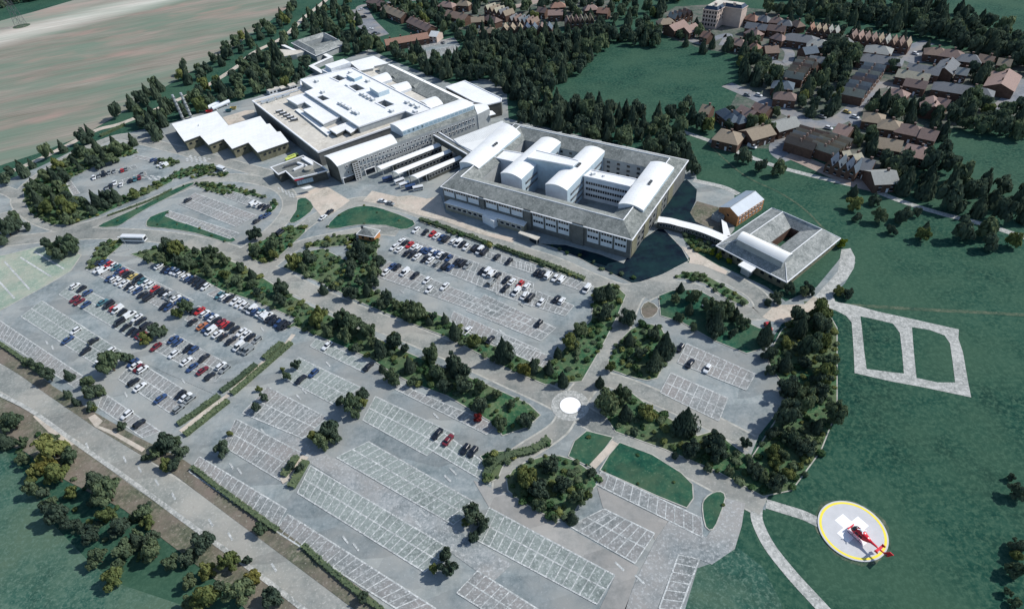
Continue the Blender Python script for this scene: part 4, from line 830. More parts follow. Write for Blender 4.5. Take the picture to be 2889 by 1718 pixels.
for k in range(36): s = k/35; A_ = lerp(g[0], g[1], s); B_ = lerp(g[5], g[3], s); dd = (B_-A_); m.box(((A_+B_)/2)[:2]+(9.02,), (dd.length*.97, .22, .12), math.atan2(dd.y, dd.x))
part('roof', m, 'corrugated', t)
# --- quadrangle block
FL, FR, BR = q('b1', 1680, 392, 10), q('b2', 1185, 856, 10), q('a2', 1675, 1400, 10); BL = FL+BR-FR
O = [FL, FR, BR, BL]; I = inset(O, 13.5)
b_ = thing('quadrangle_block', 'quadrangle hospital block with grey slate roofs around four white vaulted bars', 'hospital', mid(O))
m = MB(); m.walls(inset(O, .5), 0, 9.8); part('outer_wall', m, 'shade_wall', b_)
m = MB(); m.walls(inset(O, 13), 0, 9.8, 0, True); part('courtyard_wall', m, 'grey_wall', b_)
m = MB(); ring_roof(m, O, I, 10, 13, 10); part('roof', m, 'slate', b_)
m = MB(); m.strip(ccw(O), .5, 10.05, closed=True); m.walls(inset(O, -.25), 9.7, 10.05); part('gutter', m, 'white_trim', b_)
m = MB()
Rg = [lerp(a, b, .5) for a, b in zip(O, I)]
for a, b in zip(Rg, Rg[1:]+Rg[:1]): m.tube(z_(a, 13.0), z_(b, 13.0), .22, n=6)
part('ridge', m, 'white_trim', b_)
d_ = (FR-FL); Lf = d_.length; d_ = d_/Lf
fx = lambda t_, x, y: (q(t_, x, y, 8)-FL).dot(d_)/Lf
grp = [(fx('b1', 1690, 435), fx('b1', 2000, 530)), (fx('b1', 2055, 540), fx('b1', 2390, 635)), (fx('b2', 285, 670), fx('b2', 625, 760)), (fx('b2', 765, 800), fx('b2', 1140, 890))]
ts = []
for k, (s0, s1) in enumerate(grp):
    w = (s1-s0)/3
    for j in range(3):
        a, b = s0+w*j+.004, s0+w*(j+1)-.006; ts.append((a, b)); lo = 5.6 if k < 2 else 2.9
        panels(b_, FL, FR, lo, 9.5, [(a, b)], out=-.42)
        ww = Lf*(b-a)-.5
        for z in ((8.7,) if k < 2 else (8.7, 5.6)): windows(b_, FL, FR, z, 1, round(ww, 1), 1.1, t0=a, t1=b, out=-.30)
for (s0, s1) in ((grp[0][1], grp[1][0]), (grp[1][1], grp[2][0]), (grp[2][1]+.008, grp[3][0]-.008)):
    panels(b_, FL, FR, 0, 10.7, [(s0+.004, s1-.004)], 'stair_bay', 'shade_wall', .0)
for z in (1.9, 5.0, 8.1):
    windows(b_, FR, BR, z, 9, 2.0, 1.2, t0=.04, t1=.62, out=-.44); 
panels(b_, FR, BR, .3, 9.4, [(.02, .10), (.22, .30), (.44, .52), (.64, .74)], 'pier', 'olive_wall', -.42)
Ii = inset(O, 13)
for z in (3.2, 5.6, 8.0): windows(b_, Ii[3], Ii[2], z, 12, 1.5, 1.1, t0=.05, t1=.95, out=.06)
bars = [(('b1', 1842, 180), ('b1', 2012, 226), ('a1', 2375, 1164), ('a1', 2225, 1075)), (('b2', 38, 272), ('b2', 222, 322), ('a2', 562, 1240), ('a2', 392, 1202)), (('b2', 428, 370), ('b2', 620, 420), ('a2', 946, 1318), ('a2', 775, 1282)), (('b2', 1066, 540), ('b2', 1284, 592), ('b2', 1552, 226), ('b2', 1345, 176))]
for k, c in enumerate(bars):
    g = [q(*p, 12.6) for p in c]; m = MB(); barrel(m, *g, 12.6, 12.4, 1.3, 0, 12, 0, 1, 2); part('vault_roof', m, ['white_roof', 'white_wall', 'clerestory'], b_)
    for z in ((8.4, 5.4, 2.4) if k == 2 else (8.4, 5.4)): windows(b_, g[1], g[2], z, 1, round((g[2]-g[1]).length*.84, 1), 1.1, 'window_band', out=.06)
    cx_ = (g[0]+g[1]+g[2]+g[3])/4; dx = (g[2]-g[1]).normalized(); sx = (g[1]-g[0]).normalized()
    for j in range(3):
        P_ = cx_+dx*(j-1)*1.3+sx*(1.2 if k else 2.5); m = MB(); m.box((P_.x, P_.y, 14.0), (.7, 1.1, .7), math.atan2(dx.y, dx.x)); part('roof_vent', m, 'dark_steel', b_)
def linkbox(c, z0, z1, mat='white_wall'):
    g = [q(*p, z1) for p in c]; m = MB(); m.prism(g, z0, z1, 1, 0); part('link_block', m, ['white_roof', mat], b_); parapet(b_, g, z1, 'white_trim', .4, .3); return g
linkbox([('b2', 272, 140), ('b2', 345, 76), ('b2', 722, 168), ('b2', 668, 212)], 0, 15.2, 'clerestory')
g = linkbox([('b2', 765, 300), ('b2', 830, 248), ('b2', 1250, 335), ('b2', 1165, 392)], 0, 11.6)
for z in (8.6, 5.6, 2.6): windows(b_, g[0], g[3], z, 1, round((g[3]-g[0]).length*.9, 1), 1.2, 'window_band', out=.06)
unit(b_, 'b2', 845, 275, 11.6, 1.8, 1.4, .7, .3); unit(b_, 'b2', 935, 296, 11.6, .9, .9, .4, .3)
linkbox([('b1', 2150, 140), ('b1', 2215, 75), ('b1', 2400, 105), ('b1', 2350, 185)], 0, 11.2)
# --- low front annex, porch, shelter
g = qs('b1', [(1706, 530), (1765, 500), (2436, 696), (2405, 736)], 4.2)
t = thing('front_annex', 'single-storey white-roofed annex along the front of the quadrangle block', 'annex', mid(g))
m = MB(); m.walls(inset(ccw(g), .3), 0, 4); part('wall', m, 'tan_wall', t); m = MB(); m.prism(g, 3.9, 4.2, 0); part('roof', m, 'white_roof', t)
windows(t, g[0], g[3], 2.5, 14, 1.9, 1.3, t0=.03, t1=.97, out=-.22, frame='white_trim')
g = qs('b1', [(2040, 640), (2080, 628), (2172, 668), (2140, 694)], 3.9); m = MB(); m.prism(g, 0, 3.9, 1, 0); part('porch', m, ['white_roof', 'white_wall'], t)
g = qs('b2', [(190, 795), (212, 775), (385, 828), (355, 858)], 3.0)
t = thing('entrance_shelter', 'small flat shelter on posts in front of the quadrangle block', 'shelter', mid(g))
m = MB(); m.prism(g, 2.7, 3.0, 0); part('roof', m, 'deck_roof', t)
for p in inset(ccw(g), .3): m = MB(); m.tube((p.x, p.y, 0), (p.x, p.y, 2.7), .09); part('post', m, 'steel', t)
m = MB(); m.walls(inset(ccw(g), .5)[:2]+[lerp(Vector(g[0]), Vector(g[2]), .5)], 0, 2.6); part('screen', m, 'glass', t)
# --- flat annex with rooftop plant
g = qs('b1', [(198, 228), (480, 126), (560, 168), (640, 215), (692, 252), (560, 288), (400, 326), (328, 258), (262, 286)], 5.0)
t = thing('flat_annex', 'dark low annex with flat roof, round tank and white ducts near the forecourt', 'annex', mid(g))
m = MB(); m.walls(inset(ccw(g), .4), 0, 4.8); part('wall', m, 'dark_wall', t); m = MB(); m.prism(g, 4.7, 5.0, 0); part('roof', m, 'dark_flat_roof', t); parapet(t, g, 5.0, 'white_trim', .45, .35)
p = q('b1', 528, 238, 5.6); m = MB(); m.tube((p.x, p.y, 5), (p.x, p.y, 6.1), 2.2, 2.2, 24); m.tube((p.x, p.y, 6.1), (p.x, p.y, 6.25), 2.3, 2.3, 24); part('roof_tank', m, 'tank', t)
for a, b in (((395, 240), (500, 195)), ((430, 180), (510, 205)), ((470, 140), (560, 195)), ((490, 135), (560, 180))):
    A_, B_ = q('b1', *a, 6), q('b1', *b, 6); m = MB(); dd = B_-A_; m.box(((A_+B_)/2)[:2]+(5.6,), (dd.length, .9, .9), math.atan2(dd.y, dd.x)); part('duct', m, 'white_trim', t)
A_, B_ = q('b1', 310, 215, 6), q('b1', 420, 180, 6); dd = B_-A_; m = MB(); m.box(((A_+B_)/2)[:2]+(5.6,), (dd.length, 1.3, 1.0), math.atan2(dd.y, dd.x)); part('plant_box', m, 'dark_steel', t)
m = MB(); A_, B_ = q('b1', 402, 328, 5), q('b1', 480, 306, 5); dd = (B_-A_); m.box(((A_+B_)/2)[:2]+(4.3,), (dd.length, .25, .8), math.atan2(dd.y, dd.x)); part('sign_board', m, 'sign_red', t)
windows(t, g[6], g[5], 2.3, 7, 1.3, 2.2, t0=.1, t1=.95, out=-.32, mat='pale_glass')
m = MB(); m.prism(qs('b1', [(455, 405), (500, 415), (565, 398), (545, 385)], 2.6), 2.4, 2.6, 0); part('entrance_canopy', m, 'white_roof', t)

# --- clinic at the right, its link corridor and the brick house
O = [q('e', 1435, 1130, 4.2), q('b3', 405, 1225, 4.2), q('b3', 872, 842, 4.2), q('e', 2268, 568, 4.2)]; I = [q('b3', 265, 880, 4.2), q('b3', 345, 916, 4.2), q('b3', 515, 786, 4.2), q('b3', 440, 752, 4.2)]
t = thing('clinic_building', 'low clinic with grey hipped slate roof round a small courtyard and white raised vault', 'clinic', mid(O))
m = MB(); m.walls(inset(O, .6), 0, 4.1); part('wall', m, 'olive_wall', t); m = MB(); m.walls(I, 0, 4.2, 0, True); part('courtyard_wall', m, 'brick', t)
m = MB(); ring_roof(m, O, I, 4.2, 7.1, 4.3); part('roof', m, 'pale_slate', t)
m = MB(); Rg = [lerp(Vector((a.x, a.y, 7.12)), Vector((b.x, b.y, 7.12)), .5) for a, b in zip(O, I)]
for a, b in zip(Rg, Rg[1:]+Rg[:1]): m.tube(a, b, .16, n=6)
for a, b, c in zip(O, Rg, I): m.tube(z_(a, 4.25), b, .14, n=6)
part('ridge', m, 'white_trim', t)
m = MB(); m.strip(ccw(O), .4, 4.25, closed=True); m.walls(inset(O, -.2), 3.9, 4.25); part('gutter', m, 'white_trim', t)
g = [q('b2', 2100, 850, 8.4), q('b2', 2170, 786, 8.4), q('b3', 458, 978, 8.4), q('b3', 370, 1050, 8.4)]
m = MB(); barrel(m, g[0], g[1], g[2], g[3], 8.3, 8.3, 1.3, 4, 10, 0, 1); part('vault_roof', m, ['corrugated', 'grey_wall'], t)
g = qs('b2', [(2110, 1072), (2182, 1022), (2286, 1080), (2222, 1136)], 4.0); m = MB(); m.prism(g, 3.5, 4.0, 0)
m.walls(inset(ccw(g), 1.0), 0, 3.5, 1); part('porch', m, ['white_roof', 'grey_wall'], t)
windows(t, O[1], O[2], 2.4, 10, 1.4, 1.2, t0=.06, t1=.94, out=-.54); windows(t, O[0], O[1], 2.4, 8, 1.4, 1.2, t0=.05, t1=.95, out=-.54)
P_ = smooth_line([(p.x, p.y) for p in qs('e', [(565, 735), (740, 758), (900, 800), (1150, 862), (1370, 940), (1590, 1035)], 3.4)], 4)
t = thing('link_corridor', 'curving white-roofed corridor linking quadrangle block and clinic', 'corridor', (P_[0][0], P_[0][1], 0))
m = MB(); m.strip(P_, 4.2, 3.4); m2 = MB()
L_ = MB(); L_.strip(P_, 4.2, 3.1); m.v += []; nv = len(P_)-1
for k in range(nv):
    o4 = L_.v[k*4:k*4+4]; m2.quad((o4[0][0], o4[0][1], 0), (o4[1][0], o4[1][1], 0), (o4[1][0], o4[1][1], 3.3), (o4[0][0], o4[0][1], 3.3)); m2.quad((o4[3][0], o4[3][1], 0), (o4[2][0], o4[2][1], 0), (o4[2][0], o4[2][1], 3.3), (o4[3][0], o4[3][1], 3.3))
part('roof', m, 'white_roof', t)
for s in (0, 1):
    mm = MB()
    for k in range(nv): i4 = (k*2+s)*4; mm.quad(*m2.v[i4:i4+4])
    part('wall', mm, 'dark_wall', t)
for k in range(1, nv, 1):
    o4 = L_.v[k*4:k*4+4]; windows(t, o4[0], o4[1], 2.1, 1, 1.0, 1.0, out=.05, frame='steel')
m = MB(); g = qs('e', [(1545, 985), (1650, 975), (1590, 790), (1512, 738)], 3.3); m.prism(g, 0, 3.3, 1, 0); part('side_arm', m, ['white_roof', 'dark_wall'], t)
a, b, c, d, e_, f_ = (q('e', 1480, 555, 5), q('e', 1640, 560, 7.6), q('e', 1765, 697, 5), q('e', 2155, 440, 5), q('e', 2018, 312, 7.6), q('e', 1880, 308, 5))
t = thing('brick_house', 'two-storey orange brick building with smooth blue-grey roof beside the clinic', 'building', mid([a, c, d, f_]))
m = MB(); m.walls([a, c, d, f_], 0, 5); m.tri(a, c, b); m.tri(f_, d, e_); part('wall', m, 'orange_brick', t)
m = MB(); m.quad(a, b, e_, f_); m.quad(b, c, d, e_); part('roof', m, 'blue_roof', t)
m = MB(); m.tube(b, e_, .15, n=6); part('ridge', m, 'dark_steel', t)
for z, n in ((3.9, 8), (1.6, 7)): windows(t, c, d, z, n, .9, 1.0, t0=.04, t1=.96, frame='white_trim')
windows(t, a, c, 3.4, 1, .9, .9)
g = qs('e', [(1372, 655), (1485, 575), (1560, 690), (1480, 705)], 2.8); m = MB(); m.prism(g, 0, 2.8, 1, 0); part('lean_to', m, ['slate', 'grey_wall'], t)
# --- gatehouse
g = qs('b1', [(945, 806), (1100, 834), (1152, 772), (1010, 744)], 3.0); pk = [lerp(g[0], g[2], .40), lerp(g[0], g[2], .60)]
t = thing('gatehouse', 'small square brick pavilion with hipped grey roof beside the car park entrance', 'building', mid(g))
m = MB(); m.walls(inset(ccw(g), .35), 0, 2.95); part('wall', m, 'orange_brick', t)
m = MB(); pc = (pk[0]+pk[1])/2; pc.z = 4.7
for i in range(4): m.tri(z_(g[i], 3), z_(g[(i+1) % 4], 3), pc)
part('roof', m, 'slate', t); m = MB(); m.strip(ccw(g), .3, 3.03, closed=True); m.walls(inset(ccw(g), -.1), 2.8, 3.03); part('gutter', m, 'white_trim', t)
windows(t, g[0], g[1], 1.5, 2, 1.0, 1.2, t0=.1, t1=.9, out=-.28); m = MB(); c_ = lerp(g[0], g[3], .8); m.box((c_.x, c_.y, 3.6), (1.0, .8, 1.6)); part('chimney', m, 'dark_steel', t)
# --- northern clinic
O = A1([(378, 376), (668, 290), (852, 384), (592, 490)], 4.2); I = A1([(490, 376), (655, 326), (735, 366), (575, 422)], 4.2)
t = thing('ward_pavilion', 'low pavilion with pale grey roofs round a courtyard, among trees near the field lane', 'building', mid(O))
m = MB(); m.walls(inset(O, .5), 0, 4.1); part('wall', m, 'grey_wall', t); m = MB(); m.walls(I, 0, 4.1, 0, True); part('courtyard_wall', m, 'grey_wall', t); m = MB(); ring_roof(m, O, I, 4.2, 6.2, 4.2); part('roof', m, 'pale_slate', t)
m = MB(); m.strip(ccw(O), .6, 4.25, closed=True); part('gutter', m, 'white_trim', t)
g = A1([(525, 398), (748, 345), (765, 360), (545, 420)], 5); m = MB(); m.prism(g, 0, 4.6, 1, 0); part('courtyard_wing', m, ['slate', 'grey_wall'], t)
g = A1([(285, 395), (320, 392), (425, 440), (410, 450)], 3.2); m = MB(); m.prism(g, 0, 3.2, 1, 0); part('boundary_wing', m, ['white_roof', 'grey_wall'], t)
g = A1([(250, 430), (420, 440), (560, 430), (420, 475), (280, 500)], 3.4); m = MB(); m.prism(g, 0, 3.4, 1, 0); part('flat_wing', m, ['deck_roof', 'grey_wall'], t)
Pc = [q('a1', *p, 3) for p in ((655, 635), (550, 575), (720, 500), (660, 470))]
t = thing('covered_walkway', 'zigzag white-roofed walkway between the pavilion and the largest block', 'walkway', Pc[0])
m = MB(); m.strip([(p.x, p.y) for p in Pc], 3.0, 3.0); part('roof', m, 'white_roof', t); m = MB(); m.strip([(p.x, p.y) for p in Pc], 2.4, 1.5); 
mw = MB(); L_ = MB(); L_.strip([(p.x, p.y) for p in Pc], 2.4, 0)
for k in range(3):
    o4 = L_.v[k*4:k*4+4]
    for i, j in ((0, 1), (3, 2)): mw.quad((o4[i][0], o4[i][1], 0), (o4[j][0], o4[j][1], 0), (o4[j][0], o4[j][1], 2.9), (o4[i][0], o4[i][1], 2.9))
part('wall', mw, 'grey_wall', t)
# --- service yard odds and ends behind the sawtooth building
for a, b, l_ in (((775, 398), (1005, 288), 'long white storage tank nearer the sawtooth roof'), ((838, 412), (1095, 300), 'long white storage tank nearer the largest block')):
    A_, B_ = q('g', *a, 1.6), q('g', *b, 1.6); dd = (B_-A_).normalized(); t = thing('storage_tank', l_, 'tank', (A_.x, A_.y, 0), 'storage tanks')
    m = MB(); m.tube(z_(A_, 1.7), z_(B_, 1.7), 1.15, n=14); part('vessel', m, 'white_wall', t)
    for s in (.2, .8): P_ = lerp(A_, B_, s); m = MB(); m.box((P_.x, P_.y, .45), (.6, 2.0, .9), math.atan2(dd.y, dd.x)); part('saddle', m, 'concrete', t)
for pts, mat, l_ in (([(1640, 120), (1810, 75), (1850, 100), (1690, 150)], 'paint_w', 'pale flat-roofed cabin left of the row behind the largest block'), ([(1830, 80), (1900, 60), (1945, 90), (1870, 115)], 'paint_g', 'grey cabin in the middle of the row behind the largest block'), ([(1960, 45), (2060, 15), (2100, 50), (2000, 80)], 'paint_w', 'pale cabin right of the row behind the largest block')):
    g = qs('g', pts, 2.8); t = thing('portable_cabin', l_, 'cabin', mid(g), 'site cabins'); m = MB(); m.walls(g, 0, 2.7); part('wall', m, mat, t); m = MB(); m.prism(g, 2.7, 2.85, 0); part('roof', m, 'deck_roof', t); windows(t, ccw(g)[0], ccw(g)[1], 1.6, 3, 1.2, 1.0)
for x, y, mat, l_ in ((1090, 440, 'paint_t', 'teal open skip in the service yard'), (1160, 405, 'paint_y', 'yellow open skip in the service yard'), (800, 455, 'paint_r', 'red open skip behind the sawtooth roof')):
    p = q('g', x, y, .6); m = MB(); r0 = [(-1.3, -.8), (1.3, -.8), (1.3, .8), (-1.3, .8)]; r1 = [(-2.0, -.95), (2.0, -.95), (2.0, .95), (-2.0, .95)]
    m.loft([[(p.x+x_, p.y+y_, .1) for x_, y_ in r0], [(p.x+x_, p.y+y_, 1.5) for x_, y_ in r1], [(p.x+x_*.92, p.y+y_*.9, 1.5) for x_, y_ in r1], [(p.x+x_*.85, p.y+y_*.85, .5) for x_, y_ in r0]]); solo('waste_skip', m, mat, l_, 'skip', (p.x, p.y, 0), 'waste skips')

# --- tower block
g = [q('tw', x, y, 12.3) for x, y in ((480, 362), (1040, 432), (1325, 268), (1990, 370), (2210, 238), (985, 75))]
t = thing('tower_block', 'tall pale stone block with mansard roof above the houses', 'building', mid(g))
m = MB(); m.walls(g, 0, 12.3); part('wall', m, 'stone', t)
gi = inset(ccw(g), 1.6); gc = ccw(g); m = MB()
for i in range(6): j = (i+1) % 6; m.quad(z_(gc[i], 12.3), z_(gc[j], 12.3), z_(gi[j], 14.4), z_(gi[i], 14.4), 0)
m.poly(gi, 14.4, 1); part('roof', m, ['roof_navy', 'deck_roof'], t)
m = MB(); m.strip(gc, .7, 12.35, closed=True); m.walls(inset(gc, -.35), 11.9, 12.35); part('cornice', m, 'stone', t)
for z in (10.6, 8.0, 5.4, 2.6): windows(t, g[0], g[1], z, 5, 1.1, 1.5)
for z in (10.6, 8.0, 5.4): windows(t, g[1], g[2], z, 3, .9, 1.4)
for s in (.25, .5, .8): P_ = lerp(gi[0], gi[3], s); m = MB(); m.box((P_.x, P_.y, 15.2), (1.2, 2.2, 1.8)); part('chimney', m, 'stone', t)

# --- houses
HM = {}
def house(t, x1, y1, x2, y2, W, label, roof='brown', kind='hip', group='houses in the estate', wall='brick', zE=4.4, zR=7.2, cat='house', name='house', chim=True, ext=None, win=2):
    """Ridge seen from (x1,y1) to (x2,y2); W across; hip or gable."""
    a, b = q(t, x1, y1, zR), q(t, x2, y2, zR); d = b-a; d.z = 0; L = max(d.length, .8); d.normalize(); n = Vector((-d.y, d.x, 0)); c = (a+b)/2; c.z = 0
    hl = L/2+(W*.32 if kind == 'hip' else 0); rz = math.atan2(d.y, d.x); W *= .80
    o = thing(name, label, cat, c, group, rz)
    h = W/2; P4 = [(-hl, -h), (hl, -h), (hl, h), (-hl, h)]
    m = MB(); m.walls(P4, 0, zE)
    if kind == 'gable':
        m.tri((-hl, h, zE), (-hl, -h, zE), (-L/2, 0, zR-.1)); m.tri((hl, -h, zE), (hl, h, zE), (L/2, 0, zR-.1))
    link('wall', m.mesh('wall', wall), o)
    ov = .35; m = MB(); E = [(-hl-ov, -h-ov, zE-.12), (hl+ov, -h-ov, zE-.12), (hl+ov, h+ov, zE-.12), (-hl-ov, h+ov, zE-.12)]
    r0, r1 = ((-L/2, 0, zR), (L/2, 0, zR)) if kind == 'hip' else ((-hl-ov, 0, zR), (hl+ov, 0, zR))
    m.quad(E[0], E[1], r1, r0); m.quad(E[2], E[3], r0, r1)
    if kind == 'hip': m.tri(E[1], E[2], r1); m.tri(E[3], E[0], r0)
    rf = link('roof', m.mesh('roof', 'roof_'+roof), o)
    if chim:
        nC = 1 if L < 14 else 2 if L < 26 else 4
        for k in range(nC):
            m = MB(); cx_ = lerp(-L/2, L/2, (k+.5)/nC) if nC > 1 else L*.2; m.box((cx_, .3, zR+.35), (1.0, .7, 1.5)); m.box((cx_, .3, zR+1.15), (1.15, .85, .15), 0, 1); link('chimney', m.mesh('chimney', [wall, 'roof_plum']), o)
    if win:
        for key in ('w',):
            if 'hw' not in HM: mm = MB(); mm.box((0, 0, 0), (1.2, .1, 1.1)); mm.box((0, 0, -.62), (1.4, .2, .12), 0, 1); HM['hw'] = mm.mesh('window', ['glass', 'white_trim'])
        nw = max(2, min(5, int(2*hl/5)))
        toc = (CAM-c); side = 1 if toc.dot(n) > 0 else -1
        for k in range(nw):
            for z in ((1.4, 3.4) if win > 1 else (1.6,)): link('window', HM['hw'], o, (lerp(-hl, hl, (k+.5)/nw), side*(h+.04), z))
    if 'hd' not in HM: mm = MB(); mm.box((0, 0, 1.0), (1.0, .1, 2.0)); HM['hd'] = mm.mesh('door', 'white_trim')
    toc = (CAM-c); side = 1 if toc.dot(n) > 0 else -1
    link('door', HM['hd'], o, (hl*.1+.3, side*(h+.05), 0))
    return o
FAR = 'the far row under the trees'
